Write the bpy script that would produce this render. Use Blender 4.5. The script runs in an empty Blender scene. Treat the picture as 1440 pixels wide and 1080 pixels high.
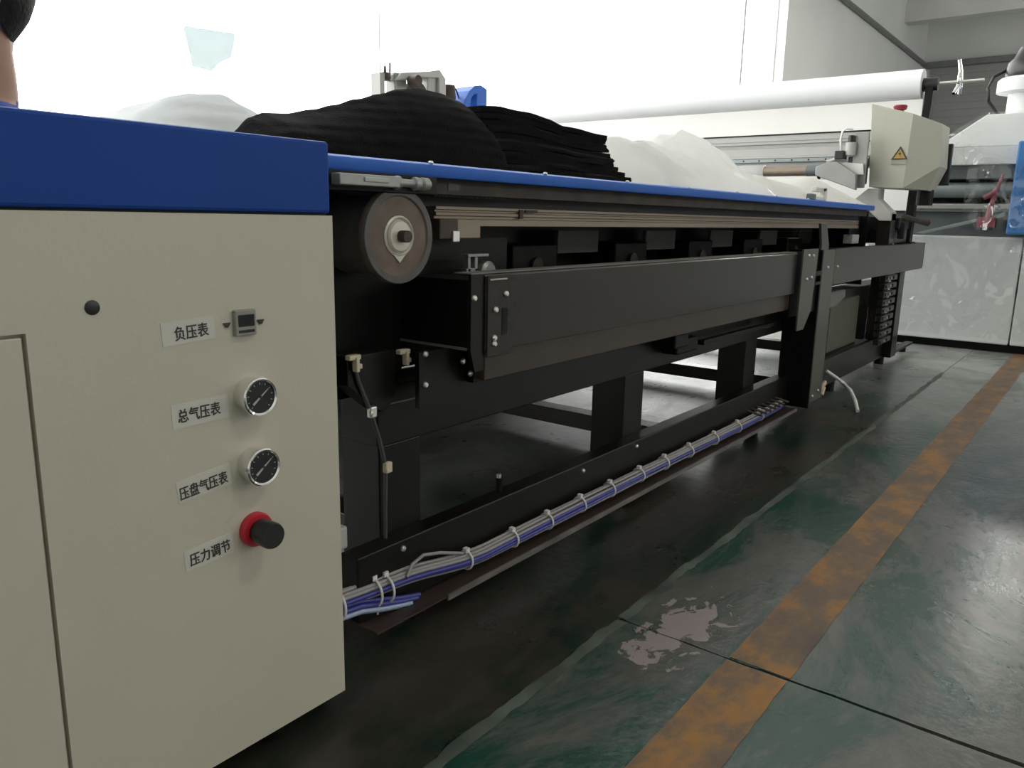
import bpy, bmesh, math, random
from mathutils import Vector, Matrix, noise
random.seed(7)
PI = math.pi
SC = bpy.context.scene
COL = SC.collection

# ------------------------------------------------------------------ camera
F_PX, YAW, PITCH, ROLL = 1108.0, math.radians(37.36), math.radians(11.90), math.radians(-1.12)
CAM_H = 0.88
fw = Vector((math.cos(YAW)*math.cos(PITCH), math.sin(YAW)*math.cos(PITCH), -math.sin(PITCH)))
rt = Vector((math.sin(YAW), -math.cos(YAW), 0.0))
dn = fw.cross(rt)
r2 = rt*math.cos(ROLL) + dn*math.sin(ROLL)
d2 = dn*math.cos(ROLL) - rt*math.sin(ROLL)
cam = bpy.data.cameras.new('camera')
cam.sensor_width = 36.0
cam.lens = 36.0*F_PX/1440.0
cam.clip_start = 0.02
cam.clip_end = 200
co = bpy.data.objects.new('camera', cam)
COL.objects.link(co)
mw = Matrix.Identity(4)
for i in range(3):
    mw[i][0] = r2[i]; mw[i][1] = -d2[i]; mw[i][2] = -fw[i]
mw[2][3] = CAM_H
co.matrix_world = mw
SC.camera = co

# ------------------------------------------------------------------ light and exposure
SC.view_settings.view_transform = 'Standard'
SC.view_settings.look = 'None'
SC.view_settings.gamma = 1.0
SC.view_settings.use_curve_mapping = False
SC.view_settings.exposure = -0.05
SKY = 5.0
world = bpy.data.worlds.new('overcast_sky')
SC.world = world
world.use_nodes = True
bg = world.node_tree.nodes['Background']
bg.inputs[0].default_value = (1.0, 0.993, 0.97, 1)
bg.inputs[1].default_value = SKY
HALL = dict(x0=-8.0, x1=26.5, y0=-9.0, y1=5.4, h=7.0)
WIN1 = dict(x0=-6.0, x1=15.0, z0=0.9, z1=6.3)       # window wall beyond the machine
FILL_WIN = dict(x0=3.0, x1=26.0, z0=3.4, z1=4.65)       # high unseen window strip added behind the camera for front fill
def portal(name, cx, y, cz, sx, sz, sign):
    L = bpy.data.lights.new(name, 'AREA')
    L.shape = 'RECTANGLE'; L.size = sx; L.size_y = sz
    L.cycles.is_portal = True
    o = bpy.data.objects.new(name, L)
    o.location = (cx, y, cz)
    o.rotation_euler = (math.radians(-90*sign), 0, 0)
    COL.objects.link(o)
portal('window_daylight', (WIN1['x0']+WIN1['x1'])/2, 5.72, (WIN1['z0']+WIN1['z1'])/2, WIN1['x1']-WIN1['x0'], WIN1['z1']-WIN1['z0'], 1)
portal('window_daylight', (FILL_WIN['x0']+FILL_WIN['x1'])/2, -9.3, (FILL_WIN['z0']+FILL_WIN['z1'])/2, FILL_WIN['x1']-FILL_WIN['x0'], FILL_WIN['z1']-FILL_WIN['z0'], -1)
SC.cycles.use_denoising = True
SC.cycles.max_bounces = 8
SC.cycles.diffuse_bounces = 5
SC.cycles.transparent_max_bounces = 12
SC.cycles.sample_clamp_indirect = 8.0

# ------------------------------------------------------------------ materials
MATS = {}
def mat(name, col, rough=0.5, metal=0.0, var=0.12, scale=6.0, bump=0.0, bscale=40.0, spec=0.5, coat=0.0, stretch=(1,1,1), trans=0.0):
    if name in MATS: return MATS[name]
    m = bpy.data.materials.new(name); m.use_nodes = True
    nt = m.node_tree; N = nt.nodes; L = nt.links
    b = N['Principled BSDF']
    b.inputs['Roughness'].default_value = rough
    b.inputs['Metallic'].default_value = metal
    b.inputs['Specular IOR Level'].default_value = spec
    b.inputs['Coat Weight'].default_value = coat
    b.inputs['Coat Roughness'].default_value = 0.1
    tc = N.new('ShaderNodeTexCoord'); mp = N.new('ShaderNodeMapping')
    mp.inputs['Scale'].default_value = stretch
    L.new(tc.outputs['Object'], mp.inputs[0])
    nz = N.new('ShaderNodeTexNoise'); nz.inputs['Scale'].default_value = scale; nz.inputs['Detail'].default_value = 5
    L.new(mp.outputs[0], nz.inputs['Vector'])
    rp = N.new('ShaderNodeValToRGB')
    lo = [c*(1-var) for c in col]; hi = [min(1, c*(1+var)) for c in col]
    rp.color_ramp.elements[0].color = (*lo, 1); rp.color_ramp.elements[0].position = 0.3
    rp.color_ramp.elements[1].color = (*hi, 1); rp.color_ramp.elements[1].position = 0.7
    L.new(nz.outputs['Fac'], rp.inputs[0]); L.new(rp.outputs[0], b.inputs['Base Color'])
    if bump:
        n2 = N.new('ShaderNodeTexNoise'); n2.inputs['Scale'].default_value = bscale; n2.inputs['Detail'].default_value = 4
        L.new(mp.outputs[0], n2.inputs['Vector'])
        bp = N.new('ShaderNodeBump'); bp.inputs['Strength'].default_value = bump; bp.inputs['Distance'].default_value = 0.01
        L.new(n2.outputs['Fac'], bp.inputs['Height']); L.new(bp.outputs[0], b.inputs['Normal'])
    if trans:
        tr = N.new('ShaderNodeBsdfTranslucent'); tr.inputs[0].default_value = (*col, 1)
        mx = N.new('ShaderNodeMixShader'); mx.inputs[0].default_value = trans
        L.new(b.outputs[0], mx.inputs[1]); L.new(tr.outputs[0], mx.inputs[2])
        L.new(mx.outputs[0], N['Material Output'].inputs[0])
    MATS[name] = m
    return m
def emit(name, col, s):
    m = bpy.data.materials.new(name); m.use_nodes = True
    N = m.node_tree.nodes; b = N['Principled BSDF']
    b.inputs['Emission Color'].default_value = (*col, 1); b.inputs['Emission Strength'].default_value = s
    return m
def film(name, clear, tint=(1,1,1), rough=0.08, bump=0.6, bscale=7.0):
    m = bpy.data.materials.new(name); m.use_nodes = True
    nt = m.node_tree; N = nt.nodes; L = nt.links
    for n in list(N):
        if n.type == 'BSDF_PRINCIPLED': N.remove(n)
    t = N.new('ShaderNodeBsdfTransparent'); t.inputs[0].default_value = (*tint, 1)
    g = N.new('ShaderNodeBsdfGlossy'); g.inputs['Roughness'].default_value = rough
    if bump:
        tc = N.new('ShaderNodeTexCoord'); nz = N.new('ShaderNodeTexNoise'); nz.inputs['Scale'].default_value = bscale; nz.inputs['Detail'].default_value = 2
        nz.inputs['Distortion'].default_value = 0.6; nz.inputs['Roughness'].default_value = 0.35
        L.new(tc.outputs['Object'], nz.inputs['Vector'])
        bp = N.new('ShaderNodeBump'); bp.inputs['Strength'].default_value = bump; bp.inputs['Distance'].default_value = 0.05
        L.new(nz.outputs['Fac'], bp.inputs['Height']); L.new(bp.outputs[0], g.inputs['Normal'])
    mx = N.new('ShaderNodeMixShader'); mx.inputs[0].default_value = 1-clear
    L.new(t.outputs[0], mx.inputs[1]); L.new(g.outputs[0], mx.inputs[2])
    L.new(mx.outputs[0], N['Material Output'].inputs[0])
    return m

CREAM = mat('cream_enamel', (0.545, 0.508, 0.415), 0.45, var=0.03, scale=3, bump=0.04, bscale=220)
BLUE = mat('blue_enamel', (0.014, 0.058, 0.275), 0.5, var=0.05, scale=4, bump=0.03, bscale=200, spec=0.14)
BLUE2 = mat('light_blue_enamel', (0.042, 0.145, 0.55), 0.4, var=0.05, spec=0.25)
BLACK = mat('black_enamel', (0.0055, 0.0047, 0.0042), 0.42, var=0.25, scale=9, bump=0.03, bscale=150, spec=0.2)
RAILB = mat('dark_brown_enamel', (0.023, 0.0168, 0.0125), 0.27, var=0.12, scale=5, bump=0.03, bscale=160, spec=0.35)
RAILB_LIT = mat('lit_brown_enamel', (0.072, 0.065, 0.055), 0.35, var=0.1, scale=5)  # rail enamel with the glow of the bright hall end painted in
FRAME = mat('charcoal_enamel', (0.0075, 0.0064, 0.0050), 0.34, var=0.2, scale=7, bump=0.03, bscale=120, spec=0.27)
DARKM = mat('oily_dark_steel', (0.060, 0.047, 0.038), 0.5, metal=0.1, var=0.35, scale=14, spec=0.2)
ALU = mat('anodised_aluminium', (0.27, 0.215, 0.165), 0.45, metal=0.4, var=0.08, scale=5, stretch=(0.3, 6, 6))
GREYM = mat('grey_machined_metal', (0.30, 0.30, 0.285), 0.4, metal=0.5, var=0.1)
PALEM = mat('pale_grey_enamel', (0.44, 0.44, 0.42), 0.45, var=0.05)
ZINC = mat('zinc_plated_steel', (0.78, 0.77, 0.72), 0.28, metal=0.9, var=0.08)
CHROME = mat('polished_steel', (0.82, 0.82, 0.80), 0.14, metal=1.0, var=0.04)
RUBBER = mat('worn_brown_rubber', (0.145, 0.105, 0.080), 0.62, var=0.25, scale=22, bump=0.15)
RUBBER2 = mat('grey_rubber_rim', (0.10, 0.092, 0.085), 0.55, var=0.2, scale=25)
PLAST = mat('black_plastic', (0.012, 0.012, 0.012), 0.35, var=0.2)
GLOSSB = mat('black_glass', (0.008, 0.008, 0.008), 0.08, var=0.1)
RED = mat('red_plastic', (0.50, 0.02, 0.035), 0.35, var=0.08)
PINK = mat('faded_red_paint', (0.34, 0.10, 0.12), 0.5, var=0.15)
STICK = mat('clear_label_film', (0.60, 0.585, 0.52), 0.25, var=0.03)
INK = mat('grey_label_ink', (0.045, 0.04, 0.038), 0.6, var=0.1)
YSIGN = mat('yellow_sign_print', (0.48, 0.29, 0.06), 0.4, var=0.05)
GSIGN = mat('grey_sign_print', (0.35, 0.33, 0.27), 0.4, var=0.05)
CBLUE = mat('blue_cable_sheath', (0.05, 0.055, 0.27), 0.4, var=0.08)
CGREY = mat('grey_cable_sheath', (0.30, 0.28, 0.275), 0.45, var=0.1)
CWHITE = mat('white_cable_tie', (0.75, 0.73, 0.70), 0.4, var=0.05)
BRASS = mat('cream_nylon_clip', (0.62, 0.55, 0.40), 0.5, var=0.15)
BFAB = mat('black_felt', (0.0055, 0.0050, 0.0052), 0.95, var=0.3, scale=30, bump=0.4, bscale=180, spec=0.1)
WFAB = mat('white_wadding', (0.94, 0.92, 0.89), 0.85, var=0.02, bump=0.15, bscale=60, spec=0.2, trans=0.6)
WFILM = mat('milky_plastic_sheet', (0.93, 0.925, 0.91), 0.25, var=0.03, scale=8, bump=0.25, bscale=18, trans=0.8)
GFAB = mat('pale_grey_wadding', (0.74, 0.76, 0.77), 0.9, var=0.03, bump=0.2, bscale=50, spec=0.2, trans=0.3)
WALLP = mat('pale_grey_wall_paint', (0.78, 0.785, 0.765), 0.8, var=0.04, scale=0.6, bump=0.05)
WALLD = mat('dim_grey_wall_paint', (0.36, 0.36, 0.35), 0.85, var=0.06, scale=0.6)
CEIL = mat('grey_concrete_ceiling', (0.70, 0.70, 0.685), 0.9, var=0.08, scale=0.8)
WFRAME = mat('white_window_frame', (0.85, 0.85, 0.85), 0.5, var=0.03)
PIPE = mat('grey_painted_pipe', (0.20, 0.205, 0.20), 0.5, var=0.1)
WMACH = mat('white_machine_enamel', (0.82, 0.835, 0.82), 0.4, var=0.03, scale=2)
SLATE = mat('slate_grey_enamel', (0.13, 0.15, 0.155), 0.45, var=0.1)
STEELG = mat('grey_green_steel', (0.30, 0.34, 0.335), 0.4, metal=0.2, var=0.1)
BLUE3 = mat('sky_blue_enamel', (0.06, 0.22, 0.55), 0.4, var=0.06)
OLIVE = mat('olive_grey_enamel', (0.085, 0.085, 0.058), 0.5, var=0.1)
SKIN = mat('warm_skin', (0.40, 0.22, 0.15), 0.55, var=0.06, scale=12)
HAIR = mat('black_hair', (0.010, 0.008, 0.007), 0.7, var=0.3, scale=60, bump=0.3, bscale=120, spec=0.2)
SHIRT = mat('royal_blue_workwear', (0.03, 0.06, 0.33), 0.85, var=0.1, scale=20, bump=0.2, bscale=120)
TROUS = mat('dark_navy_trousers', (0.02, 0.024, 0.04), 0.9, var=0.15, scale=20)
EYEM = mat('eye_white', (0.75, 0.73, 0.7), 0.2, var=0.05)
GLASS = film('window_glass', 0.94, (0.99, 1, 1), 0.02, 0)
WRAP = film('wrinkled_clear_wrap', 0.86, (0.985, 0.99, 0.99), 0.07, 1.0, 4.5)
TINT = film('pale_blue_translucent_film', 0.97, (0.435, 0.466, 0.470), 0.3, 0)

def floor_material(name, k, painted_light, r0, r1, under=0.0):
    m = bpy.data.materials.new(name); m.use_nodes = True
    nt = m.node_tree; N = nt.nodes; L = nt.links; b = N['Principled BSDF']
    geo = N.new('ShaderNodeNewGeometry')
    def nz(scale, detail, st=(1,1,1), dist=0.0, rough=0.6):
        mp = N.new('ShaderNodeMapping'); mp.inputs['Scale'].default_value = st
        L.new(geo.outputs['Position'], mp.inputs[0])
        n = N.new('ShaderNodeTexNoise'); n.inputs['Scale'].default_value = scale; n.inputs['Detail'].default_value = detail
        n.inputs['Distortion'].default_value = dist; n.inputs['Roughness'].default_value = rough
        L.new(mp.outputs[0], n.inputs['Vector']); return n.outputs['Fac']
    def ramp(f, p0, p1, c0=(0,0,0), c1=(1,1,1)):
        r = N.new('ShaderNodeValToRGB'); e = r.color_ramp.elements
        e[0].position = p0; e[1].position = p1; e[0].color = (*c0, 1); e[1].color = (*c1, 1)
        L.new(f, r.inputs[0]); return r.outputs[0]
    def mix(f, a, c):
        x = N.new('ShaderNodeMix'); x.data_type = 'RGBA'
        L.new(f, x.inputs[0])
        for s, v in ((6, a), (7, c)):
            if isinstance(v, tuple): x.inputs[s].default_value = (*v, 1)
            else: L.new(v, x.inputs[s])
        return x.outputs[2]
    def math_(op, a, c):
        x = N.new('ShaderNodeMath'); x.operation = op
        for s, v in ((0, a), (1, c)):
            if isinstance(v, (int, float)): x.inputs[s].default_value = v
            else: L.new(v, x.inputs[s])
        return x.outputs[0]
    green = mix(nz(3.0, 6), (0.008, 0.036, 0.026), (0.016, 0.070, 0.050))
    grey = mix(nz(9.0, 8, (0.6,1.4,1)), (0.045, 0.047, 0.043), (0.13, 0.133, 0.125))
    wear = ramp(nz(1.7, 9, (0.75,1.35,1), 0.8, 0.74), 0.42, 0.54)
    col = mix(wear, green, grey)
    scuff = ramp(nz(7.0, 9, (0.45,1.8,1), 1.0, 0.75), 0.56, 0.72)
    col = mix(math_('MULTIPLY', scuff, 0.22), col, (0.17, 0.175, 0.165))
    dark = ramp(nz(4.0, 7, (1,1,1), 0.4, 0.7), 0.60, 0.74)
    col = mix(math_('MULTIPLY', dark, 0.6), col, (0.028, 0.030, 0.026))
    # splashes of pale paint on one spot of the floor
    sx = N.new('ShaderNodeSeparateXYZ'); L.new(geo.outputs['Position'], sx.inputs[0])
    dx = math_('MULTIPLY', math_('SUBTRACT', sx.outputs[0], 1.50), 2.9)
    dy = math_('MULTIPLY', math_('SUBTRACT', sx.outputs[1], 0.665), 7.5)
    rad = math_('SQRT', math_('ADD', math_('MULTIPLY', dx, dx), math_('MULTIPLY', dy, dy)), 0)
    fall = math_('SUBTRACT', 1.0, rad)
    spl = math_('ADD', math_('MULTIPLY', fall, 0.42), math_('SUBTRACT', nz(13.0, 6, (1,1.3,1), 0.8, 0.62), 0.5))
    spl = ramp(spl, 0.235, 0.26)
    inr = ramp(fall, 0.0, 0.12)
    col = mix(math_('MULTIPLY', math_('MULTIPLY', spl, inr), 0.8), col, (0.30, 0.26, 0.26))
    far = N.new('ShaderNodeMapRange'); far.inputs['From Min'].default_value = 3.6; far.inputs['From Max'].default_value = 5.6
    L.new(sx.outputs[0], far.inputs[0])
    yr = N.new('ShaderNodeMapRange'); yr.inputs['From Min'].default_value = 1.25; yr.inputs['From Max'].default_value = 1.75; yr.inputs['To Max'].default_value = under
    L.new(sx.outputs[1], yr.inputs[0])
    col = mix(math_('MULTIPLY', math_('MULTIPLY', math_('MAXIMUM', far.outputs[0], yr.outputs[0]), ramp(nz(2.2, 7, (1,1,1), .5, .65), 0.30, 0.62)), painted_light), col, (0.40, 0.405, 0.39))  # pale grey stands in for floor sheen and window light
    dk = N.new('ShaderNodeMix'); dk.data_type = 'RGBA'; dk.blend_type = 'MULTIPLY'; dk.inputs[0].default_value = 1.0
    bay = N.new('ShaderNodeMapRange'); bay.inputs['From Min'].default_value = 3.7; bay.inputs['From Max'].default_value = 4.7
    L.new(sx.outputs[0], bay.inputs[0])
    L.new(col, dk.inputs[6]); L.new(mix(math_('MAXIMUM', bay.outputs[0], yr.outputs[0]), k, (1.0, 1.0, 0.97)), dk.inputs[7]); col = dk.outputs[2]  # tint k paints in shade, fading where window light reaches the floor
    L.new(col, b.inputs['Base Color'])
    rgh = N.new('ShaderNodeMapRange'); rgh.inputs['To Min'].default_value = r0; rgh.inputs['To Max'].default_value = r1
    L.new(nz(5.0, 8, (0.7,1.4,1), 0.5, 0.7), rgh.inputs[0]); L.new(rgh.outputs[0], b.inputs['Roughness'])
    bp = N.new('ShaderNodeBump'); bp.inputs['Strength'].default_value = 0.16; bp.inputs['Distance'].default_value = 0.01
    L.new(nz(28.0, 6), bp.inputs['Height']); L.new(bp.outputs[0], b.inputs['Normal'])
    return m
FLOOR = floor_material('worn_green_floor_paint', (1.05, 1.0, 0.97), 0.75, 0.09, 0.34)
FLOOR_SHADE = floor_material('shade_darkened_floor', (0.40, 0.33, 0.27), 0.85, 0.16, 0.45, 1.0)  # machine's shade painted into the floor colour as a dark strip
def line_material():
    m = bpy.data.materials.new('worn_yellow_line_paint'); m.use_nodes = True
    nt = m.node_tree; N = nt.nodes; L = nt.links; b = N['Principled BSDF']
    geo = N.new('ShaderNodeNewGeometry')
    def nz(s, d, sc):
        mp = N.new('ShaderNodeMapping'); mp.inputs['Scale'].default_value = sc
        L.new(geo.outputs['Position'], mp.inputs[0])
        n = N.new('ShaderNodeTexNoise'); n.inputs['Scale'].default_value = s; n.inputs['Detail'].default_value = d; n.inputs['Roughness'].default_value = 0.7
        L.new(mp.outputs[0], n.inputs['Vector']); return n.outputs['Fac']
    r = N.new('ShaderNodeValToRGB'); e = r.color_ramp.elements
    e[0].position = 0.40; e[0].color = (0.29, 0.135, 0.030, 1)
    e[1].position = 0.68; e[1].color = (0.085, 0.062, 0.050, 1)
    x = e.new(0.52); x.color = (0.150, 0.094, 0.052, 1)
    L.new(nz(6.5, 10, (0.8, 1.2, 1)), r.inputs[0])
    L.new(r.outputs[0], b.inputs['Base Color'])
    b.inputs['Roughness'].default_value = 0.5
    bp = N.new('ShaderNodeBump'); bp.inputs['Strength'].default_value = 0.2; bp.inputs['Distance'].default_value = 0.01
    L.new(nz(30, 5, (1, 1, 1)), bp.inputs['Height']); L.new(bp.outputs[0], b.inputs['Normal'])
    return m
LINE = line_material()
SEAM = mat('pale_green_seam_paint', (0.060, 0.075, 0.058), 0.5, var=0.8, scale=7)
FILL = mat('dark_joint_filler', (0.02, 0.02, 0.018), 0.8)

# ------------------------------------------------------------------ mesh helpers
ORIG = {}
def worg(o): return ORIG.get(o.name, Vector((0, 0, 0))) if o else Vector((0, 0, 0))
class MB:
    def __init__(s): s.v = []; s.f = []; s.m = []
    def add(s, vs, fs, mi=0):
        b = len(s.v); s.v += [Vector(p) for p in vs]
        for f in fs: s.f.append([b+i for i in f]); s.m.append(mi)
        return s
    def box(s, x0, x1, y0, y1, z0, z1, mi=0):
        return s.add([(x,y,z) for z in (z0,z1) for y in (y0,y1) for x in (x0,x1)],
            [(0,1,3,2),(4,5,7,6),(0,1,5,4),(2,3,7,6),(0,2,6,4),(1,3,7,5)], mi)
    def prism(s, poly, ax, a0, a1, mi=0):
        def P(u, w, a): return {'x': (a,u,w), 'y': (u,a,w), 'z': (u,w,a)}[ax]
        n = len(poly)
        vs = [P(u,w,a0) for u,w in poly] + [P(u,w,a1) for u,w in poly]
        fs = [list(range(n)), list(range(n, 2*n))] + [(i,(i+1)%n,n+(i+1)%n,n+i) for i in range(n)]
        return s.add(vs, fs, mi)
    def lathe(s, c, ax, prof, n=28, mi=0):
        ax = Vector(ax).normalized(); c = Vector(c)
        u = ax.orthogonal().normalized(); w = ax.cross(u)
        vs = []
        for r, t in prof:
            for k in range(n):
                a = 2*PI*k/n
                vs.append(c + ax*t + (u*math.cos(a)+w*math.sin(a))*r)
        fs = []
        for j in range(len(prof)-1):
            for k in range(n):
                fs.append((j*n+k, j*n+(k+1)%n, (j+1)*n+(k+1)%n, (j+1)*n+k))
        fs.append(list(range(n))); q = (len(prof)-1)*n
        fs.append(list(range(q, q+n)))
        return s.add(vs, fs, mi)
    def cyl(s, a, b, r, r1=None, n=20, mi=0):
        a = Vector(a); b = Vector(b); d = b-a
        return s.lathe(a, d, [(r,0),(r if r1 is None else r1, d.length)], n, mi)
    def tube(s, path, r, n=8, mi=0):
        path = [Vector(p) for p in path]; vs = []
        up = Vector((0.13, 0.21, 1)).normalized()
        for i, p in enumerate(path):
            d = (path[min(i+1, len(path)-1)] - path[max(i-1, 0)]).normalized()
            u = d.cross(up)
            if u.length < 1e-4: u = d.orthogonal()
            u.normalize(); w = d.cross(u)
            rr = r[i] if isinstance(r, (list, tuple)) else r
            for k in range(n):
                a = 2*PI*k/n; vs.append(p + (u*math.cos(a)+w*math.sin(a))*rr)
        fs = [(j*n+k, j*n+(k+1)%n, (j+1)*n+(k+1)%n, (j+1)*n+k) for j in range(len(path)-1) for k in range(n)]
        fs.append(list(range(n))); q = (len(path)-1)*n; fs.append(list(range(q, q+n)))
        return s.add(vs, fs, mi)
    def ring(s, c, ax, R, r, n=20, k=6, mi=0):
        ax = Vector(ax).normalized(); u = ax.orthogonal().normalized(); w = ax.cross(u); c = Vector(c); vs = []
        for i in range(n):
            a = 2*PI*i/n; d = u*math.cos(a)+w*math.sin(a)
            for j in range(k):
                q = 2*PI*j/k; vs.append(c + d*(R+r*math.cos(q)) + ax*r*math.sin(q))
        fs = [(i*k+j, ((i+1)%n)*k+j, ((i+1)%n)*k+(j+1)%k, i*k+(j+1)%k) for i in range(n) for j in range(k)]
        return s.add(vs, fs, mi)
    def grid(s, fn, nu, nv, mi=0, closed=False):
        vs = [fn(i/(nu-1), j/(nv-1)) for i in range(nu) for j in range(nv)]
        fs = [(i*nv+j, (i+1)*nv+j, (i+1)*nv+j+1, i*nv+j+1) for i in range(nu-1) for j in range(nv-1)]
        if closed:
            fs.append([j for j in range(nv)]); fs.append([(nu-1)*nv+j for j in range(nv)])
            fs += [(i*nv, (i+1)*nv, (i+1)*nv+nv-1, i*nv+nv-1) for i in range(nu-1)]
        return s.add(vs, fs, mi)
    def build(s, name, ma, parent=None, bevel=0, smooth=None, segs=2):
        lo = Vector([min(p[i] for p in s.v) for i in range(3)]); hi = Vector([max(p[i] for p in s.v) for i in range(3)])
        c = (lo+hi)/2
        if parent is None: c.z = lo.z
        me = bpy.data.meshes.new(name)
        me.from_pydata([tuple(p-c) for p in s.v], [], s.f)
        for k in (ma if isinstance(ma, list) else [ma]): me.materials.append(k)
        if isinstance(ma, list): me.polygons.foreach_set('material_index', s.m)
        bm = bmesh.new(); bm.from_mesh(me); bmesh.ops.recalc_face_normals(bm, faces=bm.faces); bm.to_mesh(me); bm.free()
        if smooth is not None:
            me.shade_smooth(); me.set_sharp_from_angle(angle=math.radians(smooth))
        o = bpy.data.objects.new(name, me); COL.objects.link(o)
        o.parent = parent; o.location = c - worg(parent); ORIG[o.name] = c
        if bevel:
            b = o.modifiers.new('edge_softening', 'BEVEL'); b.width = bevel; b.segments = segs; b.limit_method = 'ANGLE'; b.angle_limit = math.radians(40)
        return o
def thing(name, label, cat, loc, group=None):
    o = bpy.data.objects.new(name, None); o.empty_display_size = 0.1
    COL.objects.link(o); o.location = loc; ORIG[o.name] = Vector(loc)
    return tag(o, label, cat, group)
def tag(o, label, cat, group=None):
    o['label'] = label; o['category'] = cat
    if group: o['group'] = group
    return o
def struct(o):
    o['kind'] = 'structure'; return o
def dup(src, c, parent=None):
    o = src.copy(); COL.objects.link(o); c = Vector(c)
    o.parent = parent; o.location = c - worg(parent); ORIG[o.name] = c
    return o
def box(name, ma, parent, x0, x1, y0, y1, z0, z1, bevel=0.002):
    return MB().box(x0,x1,y0,y1,z0,z1).build(name, ma, parent, bevel)
def cyl(name, ma, parent, a, b, r, r1=None, n=24):
    return MB().cyl(a, b, r, r1, n).build(name, ma, parent, smooth=40)
def lerp_prof(prof, x):
    if x <= prof[0][0]: return prof[0][1]
    for (a, za), (b, zb) in zip(prof, prof[1:]):
        if x <= b:
            t = (x-a)/(b-a); t = t*t*(3-2*t)*0.5 + t*0.5
            return za + (zb-za)*t
    return prof[-1][1]
def nse(x, y=0.0, z=0.0): return noise.noise(Vector((x, y, z)))

# ================================================================== THE SETTING
H = HALL
floor = thing('floor', '', '', (9, -2, -0.2)); del floor['label']; del floor['category']; struct(floor)
MB().box(H['x0']-.3, H['x1']+.3, H['y0']-.4, H['y1']+.4, -0.20, -0.012).build('floor_bed', FILL, floor)
FX0, FX1, FY0, FY1 = H['x0']-.3, H['x1']+.3, H['y0']-.4, H['y1']+.4
def crack(y, side):
    w = .0022 + .0045*max(0, min(1, (.55-y)/.6))
    return 1.45 + .004*nse(y*5, 2) + .002*nse(y*21, 5) + side*(w + .0012*nse(y*17, 8+side))
ys = [FY0, -3.0] + [-1.5+.02*i for i in range(114)] + [.783]
MB().prism([(FX0, FY0)] + [(crack(y, -1), y) for y in ys] + [(FX0, .783)], 'z', -0.012, 0.0).build('floor_slab', FLOOR, floor)
MB().prism([(FX1, FY0)] + [(crack(y, 1), y) for y in ys] + [(FX1, .783)], 'z', -0.012, 0.0).build('floor_slab', FLOOR, floor)
box('floor_slab', FLOOR_SHADE, floor, FX0, FX1, .787, FY1, -0.012, 0.0, 0.0015)
# worn yellow aisle line and pale painted seam, ragged edges
def strip(name, ma, x0, x1, y0, y1, z, amp, n):
    mb = MB(); vs = []
    for i in range(n+1):
        x = x0+(x1-x0)*i/n
        vs.append((x, y0+amp*nse(x*7, 3)+amp*.6*nse(x*23, 9), z)); vs.append((x, y1+amp*nse(x*7, 13)+amp*.6*nse(x*23, 19), z))
    mb.add(vs, [(2*i, 2*i+2, 2*i+3, 2*i+1) for i in range(n)])
    return mb.build(name, ma, floor)
strip('yellow_line', LINE, -2.0, 1.443, 0.408, 0.533, 0.0012, 0.0035, 260)
strip('yellow_line', LINE, 1.455, 9.0, 0.407, 0.532, 0.0012, 0.0035, 500)
strip('seam_line', SEAM, 0.2, 1.443, 0.766, 0.792, 0.0010, 0.012, 220)
strip('seam_line', SEAM, 1.455, 5.4, 0.774, 0.798, 0.0010, 0.012, 500)

W = MB()
W.box(H['x0'], WIN1['x0'], 5.4, 5.66, 0, H['h']); W.box(WIN1['x1'], H['x1'], 5.4, 5.66, 0, H['h'])
W.box(WIN1['x0'], WIN1['x1'], 5.4, 5.66, 0, WIN1['z0']); W.box(WIN1['x0'], WIN1['x1'], 5.4, 5.66, WIN1['z1'], H['h'])
struct(W.build('wall_left', WALLP))
W = MB()
W.box(H['x0'], FILL_WIN['x0'], -9.26, -9.0, 0, H['h']); W.box(FILL_WIN['x1'], H['x1'], -9.26, -9.0, 0, H['h'])
W.box(FILL_WIN['x0'], FILL_WIN['x1'], -9.26, -9.0, 0, FILL_WIN['z0']); W.box(FILL_WIN['x0'], FILL_WIN['x1'], -9.26, -9.0, FILL_WIN['z1'], H['h'])
struct(W.build('wall_right', WALLP))
struct(MB().box(H['x1'], H['x1']+.26, -9.26, 5.66, 0, H['h']).build('wall_end', WALLP))
struct(MB().box(H['x0']-.26, H['x0'], -9.26, 5.66, 0, H['h']).build('wall_back', WALLP))
ceil = struct(MB().box(H['x0']-.26, H['x1']+.26, -9.26, 5.66, H['h'], H['h']+.2).build('ceiling', CEIL))
for k, x in enumerate((3.5, 14.0, 23.6)):
    struct(box('trim_%d' % (k+1), CEIL, None, x, x+.45, -9.0, 5.4, 6.05, H['h'], 0.01))
# end wall: dark roller shutter hung below a steel lintel
dr = struct(thing('door_1', '', '', (26.4, 1.5, 0))); del dr['label']; del dr['category']
for k in range(27):
    z = 0.02 + k*0.197
    MB().prism([(26.45, z), (26.44, z+.02), (26.44, z+.175), (26.45, z+.195)], 'y', -3.0, 5.2).build('shutter_slat', WALLD, dr)
box('lintel', PIPE, dr, 26.25, 26.5, -3.2, 5.3, 5.32, 5.48, 0.01)
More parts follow.
